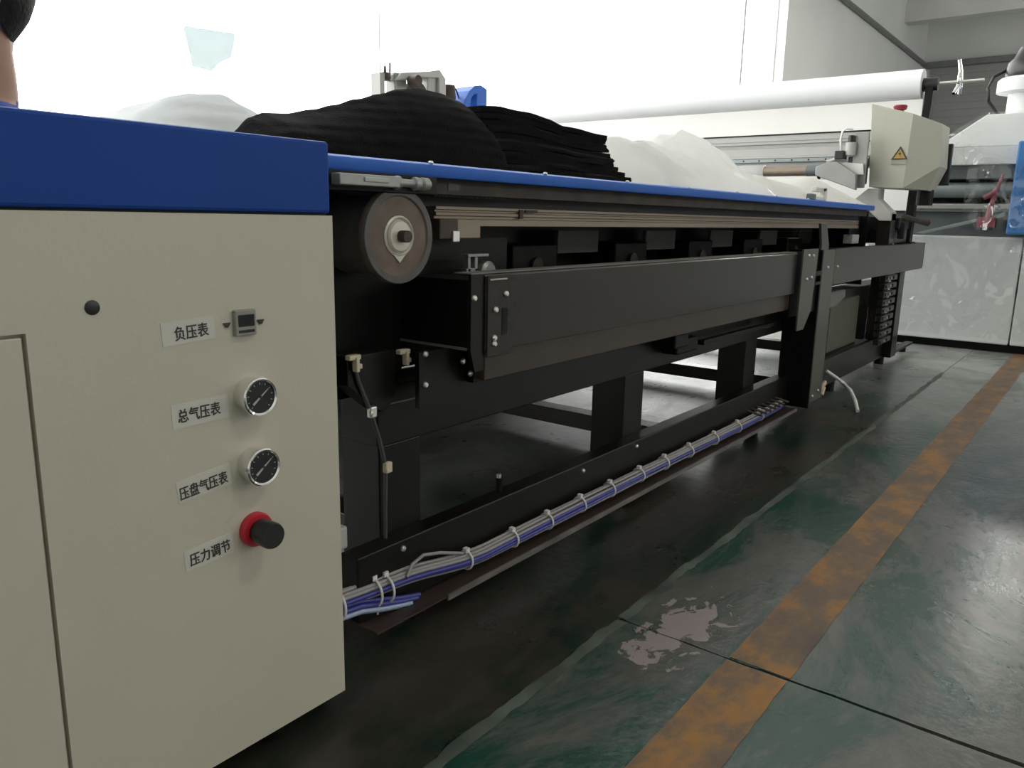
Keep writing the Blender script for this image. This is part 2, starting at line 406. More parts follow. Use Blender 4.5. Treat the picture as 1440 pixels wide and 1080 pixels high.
# windows
w1 = struct(thing('window_1', '', '', (4.5, 5.6, WIN1['z0']))); del w1['label']; del w1['category']
mx = [-6.0, -0.6, 5.24, 15.0]
for x in mx[1:-1]: box('mullion', WFRAME, w1, x-.007, x+.007, 5.57, 5.61, WIN1['z0'], WIN1['z1'], 0)
for a, b in ((-6.0, -5.95), (14.95, 15.0)): box('jamb_frame', WFRAME, w1, a, b, 5.57, 5.61, WIN1['z0'], WIN1['z1'], 0)
for a, b in ((WIN1['z0'], WIN1['z0']+.05), (WIN1['z1']-.05, WIN1['z1'])): box('frame_rail', WFRAME, w1, -6.0, 15.0, 5.57, 5.61, a, b, 0)
for a, b in zip(mx, mx[1:]): box('pane', GLASS, w1, a+.02, b-.02, 5.588, 5.592, WIN1['z0']+.05, WIN1['z1']-.05, 0)
w2 = struct(thing('window_fill', '', '', (8.5, -9.1, FILL_WIN['z0']))); del w2['label']; del w2['category']
mx = [FILL_WIN['x0'] + (FILL_WIN['x1']-FILL_WIN['x0'])*k/8 for k in range(9)]
for x in mx: box('mullion', WFRAME, w2, x-.04, x+.04, -9.16, -9.10, FILL_WIN['z0'], FILL_WIN['z1'], 0)
for a, b in zip(mx, mx[1:]): box('pane', GLASS, w2, a+.04, b-.04, -9.132, -9.128, FILL_WIN['z0'], FILL_WIN['z1'], 0)
tag(cyl('wall_pipe', PIPE, None, (13.0, 5.33, 5.42), (26.4, 5.33, 5.42), 0.055), 'long grey pipe running high along the wall right of the window', 'pipe')
t = tag(cyl('hanging_cord', mat('grey_cord', (0.3,0.3,0.3), 0.6), None, (12.1, 5.0, 1.6), (12.1, 5.0, 7.0), 0.016, n=8), 'thin grey cord hanging in front of the bright window', 'cord')
tag(MB().prism([(3.345,2.165),(3.36,2.185),(3.76,2.205),(3.765,2.18),(3.72,2.03),(3.62,1.975),(3.55,1.905),(3.40,1.915)], 'y', 5.578, 5.581).build('film_patch', TINT), 'pale blue sheet showing faintly on the glaring window', 'sheet')

# high-bay lamp inferred from the floor glare, plus two added fill lamps
LAMPG = emit('lamp_lens_glow', (1.0, 0.97, 0.91), 115.0)
LAMPD = emit('fill_lamp_lens_glow', (1.0, 0.97, 0.91), 60.0)
def lamp(x, y, z, label, lens=LAMPG):
    t = thing('high_bay_lamp', label, 'lamp', (x, y, z), 'high bay lamps under the hall ceiling')
    cyl('rod', GREYM, t, (x,y,z+.28), (x,y,H['h']), 0.012)
    MB().lathe((x,y,z), (0,0,1), [(0.30,0.0),(0.29,0.02),(0.16,0.16),(0.10,0.28),(0.04,0.30)]).build('housing', GREYM, t, smooth=40)
    MB().lathe((x,y,z-.012), (0,0,1), [(0.27,0.0),(0.28,0.011)]).build('lens', lens, t)
lamp(15.6, 1.0, 5.4, 'round high bay lamp in the far aisle near the end wall')
lamp(15.6, -4.6, 5.4, 'unseen round fill lamp added over the open floor across the aisle')  # no lamp known here; added to brighten the end of the hall
lamp(1.6, -2.6, 5.4, 'unseen round fill lamp added over the floor behind the photographer', LAMPD)  # added behind the camera to brighten the panel and far cabinet

# ================================================================== CONTROL CABINET
cab = thing('control_cabinet', 'cream steel control cabinet with blue cover, two gauges and a red knob', 'cabinet', (0.24, 1.2, 0))
CX0, CX1 = -0.36, 0.834
box('body', CREAM, cab, CX0, CX1, 1.012, 1.40, 0.045, 0.878, 0.003)
fp = MB()
DX0, DX1, DZ0, DZ1 = -0.30, 0.3765, 0.10, 0.7375
fp.box(CX0,DX0,1.0,1.013,0.045,0.878); fp.box(DX1,CX1,1.0,1.013,0.045,0.878); fp.box(DX0,DX1,1.0,1.013,DZ1,0.878); fp.box(DX0,DX1,1.0,1.013,0.045,DZ0)
fp.build('front_panel', CREAM, cab)
dr = box('door', CREAM, cab, DX0+.004, DX1-.0045, 1.001, 1.013, DZ0+.004, DZ1-.0045, 0.002)
MB().box(-.26,-.235, .985,1.001,.42,.52).build('door_latch', PLAST, dr, 0.003)
box('shadow_gap_strip', BLACK, cab, CX0+.006, CX1-.008, 1.006, 1.395, 0.878, 0.8815, 0)
box('blue_cover', BLUE, cab, CX0-.006, 0.8290, 0.997, 1.42, 0.8812, 0.9895, 0.005)
for x in (CX0+.1, CX1-.12):
    for y in (1.06, 1.34): cyl('levelling_foot', BLACK, cab, (x,y,0), (x,y,0.046), 0.025)
MB().lathe((0.454,1.0005,0.762), (0,-1,0), [(0.0092,-0.001),(0.0092,0.0015),(0.007,0.0025)]).build('hole_plug', PLAST, cab, smooth=40)
# vacuum meter
mt = MB().prism([(0.6475,0.706),(0.6815,0.706),(0.6815,0.7435),(0.6475,0.7435)], 'y', 0.992, 1.001).build('vacuum_meter', mat('meter_grey', (0.27,0.265,0.235), 0.45), cab, 0.0015)
box('display', GLOSSB, mt, 0.6515, 0.6775, 0.9905, 0.993, 0.7195, 0.7365, 0.0008)
box('button_row', PLAST, mt, 0.6515, 0.6775, 0.9905, 0.993, 0.7105, 0.7145, 0.0008)
for x in (0.637, 0.693):
    MB().prism([(x-.0055,0.7262),(x+.0055,0.7262),(x+.0015,0.7195),(x-.0015,0.7195)], 'y', 0.997, 1.001).build('meter_clip', INK, cab)
# gauges
def gauge(x, z):
    g = MB().lathe((x,1.001,z), (0,-1,0), [(0.0265,0),(0.0270,0.022),(0.0285,0.024),(0.0285,0.030),(0.0268,0.032),(0.0240,0.0305),(0.0235,0.027),(0.0,0.027)], 40).build('pressure_gauge', CHROME, cab, smooth=35)
    MB().lathe((x,0.9735,z), (0,-1,0), [(0.0236,0),(0.0236,0.0012)], 36).build('dial', PLAST, g)
    a = math.radians(38); u = Vector((math.cos(a),0,math.sin(a))); w = Vector((-u.z,0,u.x)); c = Vector((x,0.9718,z))
    MB().add([c-u*.016-w*.0018, c-u*.016+w*.0018, c+u*.017+w*.0006, c+u*.017-w*.0006] + [p+Vector((0,-.0008,0)) for p in (c-u*.016-w*.0018, c-u*.016+w*.0018, c+u*.017+w*.0006, c+u*.017-w*.0006)],
        [(0,1,2,3),(4,5,6,7),(0,1,5,4),(1,2,6,5),(2,3,7,6),(3,0,4,7)]).build('needle', PALEM, g)
    tk = MB()
    for k in range(11):
        b = math.radians(225-27*k); d = Vector((math.cos(b),0,math.sin(b))); e = Vector((-d.z,0,d.x))*.0005
        p = Vector((x,0.9719,z)); tk.add([p+d*.0185-e,p+d*.0185+e,p+d*.0215+e,p+d*.0215-e],[(0,1,2,3)])
    tk.build('scale_marks', PALEM, g)
    MB().lathe((x,0.972,z), (0,-1,0), [(0.0025,0),(0.002,0.002)], 12).build('needle_hub', INK, g)
gauge(0.668, 0.617); gauge(0.668, 0.510)
k = MB().lathe((0.6655,1.0005,0.4065), (0,-1,0), [(0.0265,0),(0.0270,0.008),(0.0250,0.013),(0.0,0.013)], 36).build('regulator_ring', RED, cab, smooth=40)
kn = MB(); n = 36
prof = [(0.0170,0.012),(0.0170,0.018),(0.0200,0.021),(0.0205,0.045),(0.0190,0.049),(0.0,0.0495)]
kn.lathe((0.6655,1.0,0.4065), (0,-1,0), prof, n)
kn.build('regulator_knob', PLAST, cab, smooth=35)
# lettered stickers
def sticker(text, x0, x1, z0, size, tilt, sx0, sx1, sz0, sz1):
    c = Vector(((sx0+sx1)/2, 0.9993, (sz0+sz1)/2)); ca, sa = math.cos(tilt), math.sin(tilt)
    hw, hh = (sx1-sx0)/2, (sz1-sz0)/2
    q = []
    for y in (0.9993, 1.0005):
        for a, b in ((-hw,-hh),(hw,-hh),(hw,hh),(-hw,hh)): q.append((c.x+a*ca-b*sa, y, c.z+a*sa+b*ca))
    st = MB().add(q, [(0,1,2,3),(4,5,6,7),(0,1,5,4),(1,2,6,5),(2,3,7,6),(3,0,4,7)]).build('label_sticker', STICK, cab)
    cu = bpy.data.curves.new('lettering', 'FONT'); cu.body = text; cu.size = size; cu.extrude = 0.0
    to = bpy.data.objects.new('lettering_source', cu); COL.objects.link(to)
    dg = bpy.context.evaluated_depsgraph_get(); dg.update()
    me = bpy.data.meshes.new_from_object(to.evaluated_get(dg))
    bpy.data.objects.remove(to)
    xs = [v.co.x for v in me.vertices] or [0, 1]; ys = [v.co.y for v in me.vertices] or [0, 1]
    mb = MB(); kx = (x1-x0)/(max(xs)-min(xs)); w = x1-x0
    for q, (ox, oz) in enumerate(((0, 0), (.0005, 0), (-.0005, 0), (0, .0004), (0, -.0004))):
        base = len(mb.v)
        for v in me.vertices:
            a = (v.co.x-min(xs))*kx; b = (v.co.y-min(ys))
            mb.v.append(Vector((x0 + a*ca - b*sa + ox, 0.9988 - .00002*q, z0 + a*sa + b*ca + oz)))
        for p in me.polygons: mb.f.append([base+i for i in p.vertices]); mb.m.append(0)
    bpy.data.meshes.remove(me)
    mb.build('lettering', INK, st)
sticker('负压表', 0.5585, 0.6085, 0.7085, 0.0205, 0.06, 0.540, 0.618, 0.7045, 0.7365)
sticker('总气压表', 0.5550, 0.6195, 0.5945, 0.0205, 0.03, 0.546, 0.632, 0.5880, 0.6220)
sticker('压盘气压表', 0.5500, 0.6255, 0.4835, 0.0205, 0.11, 0.546, 0.630, 0.4840, 0.5160)
sticker('压力调节', 0.5580, 0.6230, 0.3815, 0.0205, 0.06, 0.550, 0.628, 0.3780, 0.4100)

# ================================================================== QUILTING MACHINE
qm = thing('quilting_machine', 'long black quilting machine frame with blue tabletop and black legs', 'machine', (2.8, 2.6, 0))
TY = 1.13
MB().prism([(TY,0.962),(TY+.003,0.958),(4.25,0.958),(4.25,0.985),(TY+.006,0.985),(TY,0.981)], 'x', 0.86, 4.74).build('tabletop', BLUE2, qm, smooth=50)
box('neutral_bounce_sheet', mat('pale_bounce_sheet', (0.62,0.62,0.60), .5), qm, 0.90, 4.70, 1.165, 4.22, 0.9845, 0.9851, 0)  # unseen pale sheet added so the blue table does not tint the plastic
s0 = MB().lathe((1.205,1.137,0.985), (0,0,1), [(0.0055,0),(0.0055,0.002),(0.003,0.0045)], 14).build('table_screw', ZINC, qm, smooth=40)
for k in range(1, 9): dup(s0, (1.205+0.40*k, 1.137, 0.98725), qm)
box('table_apron', DARKM, qm, 1.08, 4.74, 1.168, 1.182, 0.926, 0.958, 0.001)
box('apron_slot', PLAST, qm, 1.290, 1.327, 1.1665, 1.17, 0.9345, 0.950, 0)
rk = MB()
for k in range(46):
    x = 1.25+k*.006; rk.box(x, x+.003, 1.172, 1.178, 0.921, 0.927)
rk.build('toothed_rack', BLACK, qm)
box('apron_shadow_rail', BLACK, qm, 1.20, 4.74, 1.212, 1.25, 0.900, 0.928, 0.001)
# aluminium guide beam with slots
MB().prism([(1.20,0.860),(1.20,0.874),(1.206,0.876),(1.206,0.881),(1.20,0.883),(1.20,0.889),(1.205,0.891),(1.205,0.894),(1.20,0.896),(1.20,0.902),(1.27,0.902),(1.27,0.860)], 'x', 1.288, 4.72).build('guide_beam', ALU, qm)
box('beam_end_block', ALU, qm, 1.288, 1.44, 1.2005, 1.26, 0.832, 0.862, 0.002)
box('end_clamp', DARKM, qm, 1.262, 1.322, 1.165, 1.205, 0.832, 0.876, 0.003)
box('clamp_tongue', ZINC, qm, 1.300, 1.322, 1.160, 1.1655, 0.826, 0.850, 0.002)
MB().box(1.585,1.60,1.196,1.2005,0.878,0.9).box(1.61,1.66,1.196,1.2005,0.893,0.9).build('beam_clip', DARKM, qm)
# bracket and wheel seen above the front plate
br = MB().box(1.385,1.46,1.19,1.215,0.790,0.797).box(1.39,1.40,1.195,1.21,0.752,0.791).box(1.415,1.425,1.195,1.21,0.752,0.791).box(1.385,1.425,1.195,1.21,0.752,0.764)
br.build('belt_bracket', GREYM, qm, 0.0012)
MB().lathe((1.465,1.195,0.752), (0,-1,0), [(0.027,-.02),(0.027,0.0),(0.020,0.006),(0.0,0.006)], 24).build('belt_wheel', GREYM, qm, smooth=40)
# side plate and interior
MB().prism([(0.86,0.50),(1.24,0.50),(1.24,0.60),(1.62,0.60),(1.62,0.83),(1.288,0.83),(1.288,0.956),(0.86,0.956)], 'y', 1.262, 1.275).build('side_plate', BLACK, qm)
box('light_stop_pan', BLACK, qm, 0.87, 4.95, 1.30, 4.1, 0.535, 0.548, 0)  # unseen pan added to stop window light leaking under the table
box('rear_skirt', BLACK, qm, 0.87, 4.95, 4.08, 4.10, 0.548, 0.957, 0)
box('end_skirt', BLACK, qm, 0.862, 0.872, 1.275, 4.1, 0.50, 0.957, 0)
box('end_skirt', BLACK, qm, 4.95, 4.96, 1.21, 4.1, 0.535, 0.957, 0)
MB().box(5.21,5.62,1.13,1.30,.772,.86).box(5.25,5.5,1.10,1.2,.86,.925).box(5.3,5.36,1.08,1.12,.80,.90).build('valve_block', PLAST, qm, 0.006)
box('inner_girder', FRAME, qm, 1.62, 4.9, 1.62, 1.66, 0.60, 0.957, 0)
m0 = None
for k in range(6):
    x = 1.93 + k*.62
    if m0 is None:
        m0 = MB().box(x, x+.24, 1.48, 1.61, 0.62, 0.80).build('motor_block', FRAME, qm, 0.006)
        mp0 = MB().box(x+.30, x+.56, 1.52, 1.535, 0.765, 0.842).box(x+.30,x+.34,1.518,1.521,.825,.842).build('drive_plate', mat('dull_grey_plate',(0.15,0.145,0.13),0.5,metal=.3), qm, 0.003)
        h0 = MB().lathe((x+.12,1.481,.73),(0,-1,0),[(0.03,0),(0.03,.012),(0.018,.016)],20).build('motor_hub', DARKM, m0, smooth=40)
    else:
        q = dup(m0, (x+.12, 1.545, 0.71), qm); dup(mp0, (x+.43, 1.5265, 0.8035), qm); dup(h0, (x+.12, 1.473, .73), q)
# feed roller and its latch
cyl('feed_roller', RUBBER2, qm, (1.10,1.135,0.841), (1.10,4.05,0.841), 0.078, n=40)
fl = MB().lathe((1.10,1.138,0.841), (0,-1,0), [(0.088,0),(0.0925,0.003),(0.0925,0.013),(0.090,0.016),(0.076,0.016),(0.075,0.0145),(0.040,0.0145),(0.038,0.006),(0.0,0.006)], 56).build('roller_flange', RUBBER, qm, smooth=30)
MB().grid(lambda u, v: Vector((1.10+[.0922,.0918,.0905,.078,.0765,.0765][round(u*5)]*math.cos(2*PI*v), 1.122-[-.004,.001,.0025,.0025,.001,-.004][round(u*5)], .841+[.0922,.0918,.0905,.078,.0765,.0765][round(u*5)]*math.sin(2*PI*v))), 6, 57).build('rubber_rim', RUBBER2, fl, smooth=30)
hb = MB().lathe((1.10,1.132,0.841), (0,-1,0), [(0.0395,0),(0.0395,0.010),(0.036,0.0125),(0.034,0.0105),(0.0325,0.007),(0.0,0.007)], 40).build('roller_hub', mat('cream_bearing_cap', (0.62,0.58,0.50), 0.4, metal=.2, var=.06), qm, smooth=30)
MB().lathe((1.10,1.125,0.841), (0,-1,0), [(0.031,0),(0.031,0.004),(0.028,0.008),(0.0,0.009)], 32).build('bearing_face', mat('cream_bearing_cap', (0.62,0.58,0.50)), hb, smooth=30)
cyl('shaft_end', DARKM, hb, (1.10,1.12,0.841), (1.10,1.098,0.841), 0.0115)
MB().prism([(1.075,0.814),(1.10,0.790),(1.125,0.814),(1.10,0.805)], 'y', 1.121, 1.131).build('cap_tab', mat('cream_bearing_cap', (0.62,0.58,0.50)), hb)
box('latch_bar', GREYM, qm, 0.93, 1.075, 1.092, 1.125, 0.931, 0.951, 0.002)
box('latch_recess', PALEM, qm, 0.985, 1.045, 1.089, 1.0925, 0.938, 0.947, 0.003)
lb = MB().lathe((1.075,1.108,0.941), (1,0,0), [(0.012,0),(0.013,0.003),(0.013,0.010),(0.008,0.014),(0.0075,0.048),(0.012,0.050),(0.013,0.054),(0.012,0.064),(0.008,0.068),(0.013,0.072),(0.0125,0.088),(0.008,0.094)], 20)
lb.build('latch_plunger', GREYM, qm, smooth=30)
box('latch_carrier', BLACK, qm, 0.86, 1.20, 1.115, 1.16, 0.922, 0.957, 0.002)
# front plate with folded top edge, end bracket, lower lip
PT, PB = 0.765, 0.600
MB().prism([(1.05,PB),(1.05,PT-.006),(1.056,PT),(1.112,PT),(1.112,PT-.006),(1.060,PT-.006),(1.060,PB)], 'x', 1.278, 3.262).build('front_plate', RAILB, qm)
box('plate_top_edge', mat('pale_grey_edge', (0.20,0.18,0.165), 0.4, metal=.3), qm, 1.236, 3.262, 1.0535, 1.10, PT, PT+.0022, 0)  # pale grey strip along the plate's top edge
box('lower_lip', mat('warm_brown_enamel', (0.048,0.033,0.025), 0.3, spec=.35), qm, 1.30, 3.40, 1.068, 1.10, 0.532, 0.596, 0.002)
box('lip_backing', BLACK, qm, 1.30, 3.42, 1.10, 1.118, 0.522, 0.61, 0)
box('end_bracket', RAILB, qm, 1.282, 1.36, 1.0465, 1.0502, PB-.012, PT-.004, 0.001)
box('bracket_tab', PALEM, qm, 1.288, 1.345, 1.0445, 1.060, PT-.014, PT-.011, 0)
box('bracket_slot', BLACK, qm, 1.330, 1.349, 1.0455, 1.0475, 0.632, 0.690, 0)
ep = MB().prism([(1.236,0.606),(1.236,PT),(1.28,PT),(1.28,0.56),(1.25,0.56)], 'y', 1.054, 1.062).build('end_plate', FRAME, qm)
box('end_cross_beam', BLACK, qm, 1.24, 1.345, 1.064, 4.05, 0.606, 0.752, 0.003)
box('cross_beam_edge', mat('pale_grey_edge', (0.22,0.205,0.19)), qm, 1.236, 1.2405, 1.066, 1.28, 0.6055, 0.611, 0)
bolt = MB().lathe((1.341,1.046,0.720), (0,-1,0), [(0.0068,0),(0.0068,0.003),(0.0045,0.006),(0.0,0.0065)], 14).build('bolt', ZINC, qm, smooth=40)
BD = 1.046-0.00325
for (x, y, z) in [(1.306,BD,0.688),(1.303,BD,0.628),(1.303,BD,0.615),(1.245,BD+.008,0.716),(1.286,1.095,0.546),(1.267,1.10,0.575),(1.171,1.12,0.600),(1.171,1.12,0.535)]: dup(bolt, (x,y,z), qm)
# corner gusset and junction box under the end beam
MB().prism([(1.155,0.604),(1.33,0.604),(1.33,0.50),(1.20,0.485),(1.155,0.485)], 'y', 1.124, 1.136).build('corner_gusset', FRAME, qm)
MB().prism([(1.02,0.604),(1.15,0.604),(1.15,0.495),(1.11,0.475),(1.02,0.545)], 'y', 1.19, 1.24).build('gusset_plate', FRAME, qm, 0.002)
for (x,z) in ((1.032,0.605),(1.17,0.600)):
    MB().box(x-.018,x+.012,1.175,1.19,z-.006,z+.004).box(x-.004,x+.004,1.17,1.185,z-.03,z).box(x+.006,x+.018,1.178,1.188,z-.026,z-.016).build('cable_clip', BRASS, qm, 0.002)
# main beam and legs
box('main_beam', FRAME, qm, 1.108, 5.62, 1.20, 1.32, 0.395, 0.527, 0.004)
box('main_beam', FRAME, qm, 1.108, 5.62, 3.92, 4.04, 0.395, 0.527, 0.004)
box('beam_edge_strip', mat('pale_grey_edge', (0.22,0.205,0.19)), qm, 1.108, 1.24, 1.1975, 1.2005, 0.4855, 0.4885, 0)
LEGX = (1.112, 2.165, 3.18, 4.30, 5.40)
leg0 = box('leg', FRAME, qm, 1.112, 1.238, 1.202, 1.322, 0.05, 0.397, 0.003)
for y in (1.262, 3.98):
    for k, x in enumerate(LEGX):
        if k or y > 2: dup(leg0, (x+.063, y, 0.2235), qm)
for x in (1.30, 2.65, 3.97, 5.25): box('cross_tie', RAILB, qm, x, x+.085, 1.195, 4.03, 0.04, 0.105, 0.003)
box('ledge', FRAME, qm, 5.6, 6.2, 1.12, 1.17, 0.05, 0.066, 0.002)
box('lower_rail', FRAME, qm, 1.0, 5.62, 1.15, 1.202, 0.05, 0.195, 0.003)
box('lower_rail', FRAME, qm, 1.0, 6.2, 4.03, 4.08, 0.05, 0.195, 0.003)
f0 = cyl('levelling_foot', BLACK, qm, (1.18,1.175,0.0), (1.18,1.175,0.05), 0.03)
for y in (1.175, 4.055):
    for x in LEGX[1:] + (6.05,): dup(f0, (x+.06, y, 0.025), qm)
for x,z in ((1.128,0.176),(2.165,0.176),(1.85,0.172)): dup(bolt, (x, 1.1465, z), qm)
cyl('stud', BLACK, qm, (1.505,1.185,0.19), (1.505,1.185,0.232), 0.008); cyl('stud_tip', ZINC, qm, (1.505,1.185,0.232), (1.505,1.185,0.242), 0.006)
# cable tray
MB().box(1.0,3.58,1.094,1.15,0.046,0.050).build('cable_tray', mat('brown_tray_enamel', (0.045,0.03,0.024), 0.45), qm)
lip = MB().box(1.21,3.58,1.090,1.0945,0.040,0.054).build('tray_lip', mat('scuffed_tray_edge', (0.15,0.135,0.125), 0.4, var=.45, scale=7, stretch=(1,6,6)), qm)
for k in range(7): MB().tube([(3.12+.055*k, 1.152, 0.115),(3.15+.055*k,1.10,0.098)], 0.0055, 6).build('tray_wire', DARKM, qm)
# post with strap, bracket plate, second rail
box('post', RAILB_LIT, qm, 3.615, 3.79, 1.05, 1.062, 0.075, 0.768, 0.002)
box('post_web', BLACK, qm, 3.600, 3.612, 1.05, 1.20, 0.055, 0.768, 0.002)
MB().prism([(3.575,0.882),(3.66,0.882),(3.72,0.79),(3.72,0.768),(3.615,0.768),(3.615,0.79)], 'y', 1.062, 1.074).build('post_strap', RAILB_LIT, qm, 0.002)
for (x,z) in ((3.60+.05,0.105),(3.60+.13,0.118)): dup(bolt, (x,1.047,z), qm)
MB().prism([(3.275,0.445),(3.36,0.445),(3.44,0.52),(3.47,0.778),(3.19+.085,0.778)], 'y', 1.030, 1.037).build('bracket_plate', RAILB_LIT, qm, 0.001)
box('bracket_backing', BLACK, qm, 3.262, 3.62, 1.064, 1.078, 0.50, 0.766, 0)
for (x,z) in ((3.34,0.752),(3.40,0.750),(3.34,0.655),(3.40,0.66)): dup(bolt, (x,1.0268,z), qm)
MB().box(3.46,3.60,1.045,1.064,0.66,0.68).box(3.45,3.60,1.045,1.064,0.62,0.632).build('link_bar', BLACK, qm)
MB().prism([(1.05,0.607),(1.05,0.770),(1.11,0.770),(1.11,0.764),(1.058,0.764),(1.058,0.607)], 'x', 3.792, 5.80).build('end_rail', RAILB, qm)
box('rail_cap', BLACK, qm, 5.80, 5.806, 1.049, 1.112, 0.615, 0.772, 0)
for (x,z) in ((3.84,0.688),(3.69,0.690)): dup(bolt, (x,1.0468,z), qm)
box('strut_bar', BLACK, qm, 2.60, 3.30, 1.135, 1.16, 0.452, 0.470, 0.002)
MB().box(2.34,2.44,1.12,1.2,.47,.515).box(2.40,2.56,1.14,1.2,.44,.49).build('strut_bracket', BLACK, qm, 0.006)
# rear end: transformer box, cable chain, end leg
MB().prism([(1.195,0.20),(1.195,0.47),(1.215,0.50),(1.36,0.50),(1.36,0.20)], 'x', 4.33, 4.90).build('transformer_box', OLIVE, qm, 0.006)
MB().prism([(4.05,.46),(4.25,.46),(4.42,.50),(4.42,.545),(4.05,.545)], 'y', 1.15, 1.195).build('mount_bracket', mat('grey_bracket',(0.14,0.135,0.12),.4), qm, 0.008)
box('dark_tray', BLACK, qm, 4.0, 5.05, 1.16, 1.30, 0.19, 0.2, 0)
lk0 = None
for k in range(9):
    z = 0.20 + k*.047
    if lk0 is None:
        lk0 = MB().box(4.96,5.26,1.080,1.112,z-.016,z+.016).box(4.98,5.03,1.073,1.081,z-.009,z+.009).box(5.14,5.19,1.073,1.081,z-.009,z+.009).build('chain_link', PLAST, qm, 0.003)
        st0 = box('link_pin', GREYM, lk0, 5.06, 5.10, 1.0725, 1.0815, z-.006, z+.006, 0.002); z0 = z; lc = ORIG[lk0.name].copy(); sc_ = ORIG[st0.name].copy()
    else:
        q = dup(lk0, lc+Vector((0,0,z-z0)), qm); dup(st0, sc_+Vector((0,0,z-z0)), q)
box('end_leg', FRAME, qm, 5.42, 5.56, 1.10, 1.15, 0.05, 0.610, 0.003)
MB().tube([(5.42,1.16,.3),(5.33,1.165,.18),(5.2,1.16,.14)], .012, 8).build('hose', PLAST, qm)
box('sensor_block', PALEM, qm, 4.70, 4.84, 1.22, 1.27, 0.775, 0.825, 0.004)
# rear brackets under the table end
box('table_end_bracket', BLACK, qm, 4.74, 5.65, 1.25, 1.45, 0.80, 0.93, 0.004)
box('stand_mount', BLACK, qm, 5.62, 5.81, 1.09, 1.20, 0.70, 0.772, 0.003)
MB().tube([(5.35,1.1,.93),(5.5,1.05,.91),(5.62,1.02,.90)], [.02,.016,.022], 8).build('air_valve', DARKM, qm)

# ------------------------------------------------------------------ cables along the tray
cb = thing('cable_bundle', 'bundle of blue and grey cables tied along the lower rail', 'cables', (2.2, 1.125, 0.05))
def bpath(x):
    if x < 1.08: return Vector((x, 1.150 + (1.08-x)*.10, 0.112 + (1.08-x)*.04))
    if x < 1.36:
        t = (x-1.08)/.28; t = t*t*(3-2*t)
        return Vector((x, 1.150-.022*t, 0.112-.024*t))
    return Vector((x, 1.128 + .006*math.sin(x*2.1), 0.088 + .004*math.sin(x*3.3+1)))
offs = [(oy*.8, oz*.8, ph, m) for oy, oz, ph, m in [(-.019,.001,0,CBLUE),(-.014,.009,1,CGREY),(-.017,-.007,2,CBLUE),(.006,-.008,3,CGREY),(.008,.004,4,CGREY),(.000,.011,5,CGREY),(-.006,.017,6,CGREY),(.004,.020,7,CGREY),(-.013,-.015,8,CGREY),(.000,-.017,9,CGREY),(.014,.012,10,CGREY),(-.006,.0,11,CBLUE)]]
XS = [0.94+i*.04 for i in range(64)]
for oy, oz, ph, m in offs:
    pts = []
    for x in XS:
        p = bpath(x); tw = .22*math.sin(x*2.3)
        c_, s_ = math.cos(tw), math.sin(tw)
        pts.append(p + Vector((0, oy*c_-oz*s_ + .0015*math.sin(x*5+ph), oy*s_+oz*c_ + .0015*math.cos(x*4+ph))))
    MB().tube(pts, 0.0048 if m is CBLUE else 0.0044, 7).build('cable', m, cb, smooth=60)
for k, (dy, dz) in enumerate([(0,-.004),(-.007,-.012),(.004,-.016),(-.01,-.022),(-.004,-.026)]):
    MB().tube([(0.94,1.15+dy,.112+dz),(1.0,1.148+dy,.106+dz),(1.06,1.142+dy,.09+dz),(1.11,1.14+dy*.6,.073+dz*.8),(1.165-.01*k,1.136+dy*.5,.060+dz*.4)], 0.0052, 7).build('loose_cable', CBLUE if k < 3 else mat('pale_blue_cable',(0.35,0.42,0.55),0.4), cb, smooth=60)
MB().tube([(1.12,1.13,.118),(1.14,1.135,.138),(1.18,1.138,.146),(1.23,1.135,.135),(1.30,1.128,.112)], 0.004, 7).build('loop_cable', CGREY, cb, smooth=60)
for i, x in enumerate([0.955,1.045,1.075,1.315,1.49,1.64,1.80,1.96,2.14,2.31,2.50,2.72,2.95,3.2]):
    p = bpath(x); d = (bpath(x+.01)-p).normalized()
    R = .030 if x < 1.1 else .0215
    c = p + Vector((0,0,-.010 if x < 1.1 else 0))
    tie = MB().ring(c, d, R, .0028, 22, 6).box(c.x-.006, c.x+.006, c.y-.006, c.y+.006, c.z+R-.002, c.z+R+.009)
    if x < 1.1: tie.tube([(c.x,c.y-.012,c.z-R+.004),(c.x-.004,c.y-.016,c.z-R-.014)], .002, 5)
    tie.build('cable_tie', CWHITE, cb, smooth=40)
# thin cable down the corner leg
hc = thing('drop_cable', 'thin dark cable clipped down the black end of the machine frame', 'cable', (1.09,1.19,.12))
MB().tube([(1.03,1.185,.60),(1.045,1.185,.55),(1.075,1.185,.485),(1.10,1.187,.42),(1.116,1.187,.355),(1.114,1.187,.27),(1.112,1.187,.178),(1.118,1.175,.15),(1.135,1.165,.125)], .0045, 7).build('sheath', mat('dark_grey_sheath',(0.07,0.07,0.075),.4), hc, smooth=60)
for (x,z) in ((1.076,.484),(1.117,.355),(1.113,.178)):
    MB().box(x-.008,x+.010,1.176,1.19,z-.012,z+.012).box(x-.012,x-.004,1.172,1.18,z-.006,z+.004).build('clip', BRASS if z<.4 else ZINC, hc, 0.003)
# connector beside the cabinet
cn = thing('connector', 'grey plug connector with a thin loop of cable beside the cabinet', 'connector', (1.0,1.21,.15))
MB().box(.985,1.025,1.206,1.24,.195,.245).box(.99,1.02,1.21,1.235,.165,.195).build('plug_body', PALEM, cn, 0.005)
MB().tube([(1.01,1.222,.17),(1.03,1.222,.15),(1.032,1.22,.13),(1.015,1.215,.118),(.98,1.212,.115)], .004, 7).build('plug_cable', CGREY, cn, smooth=60)
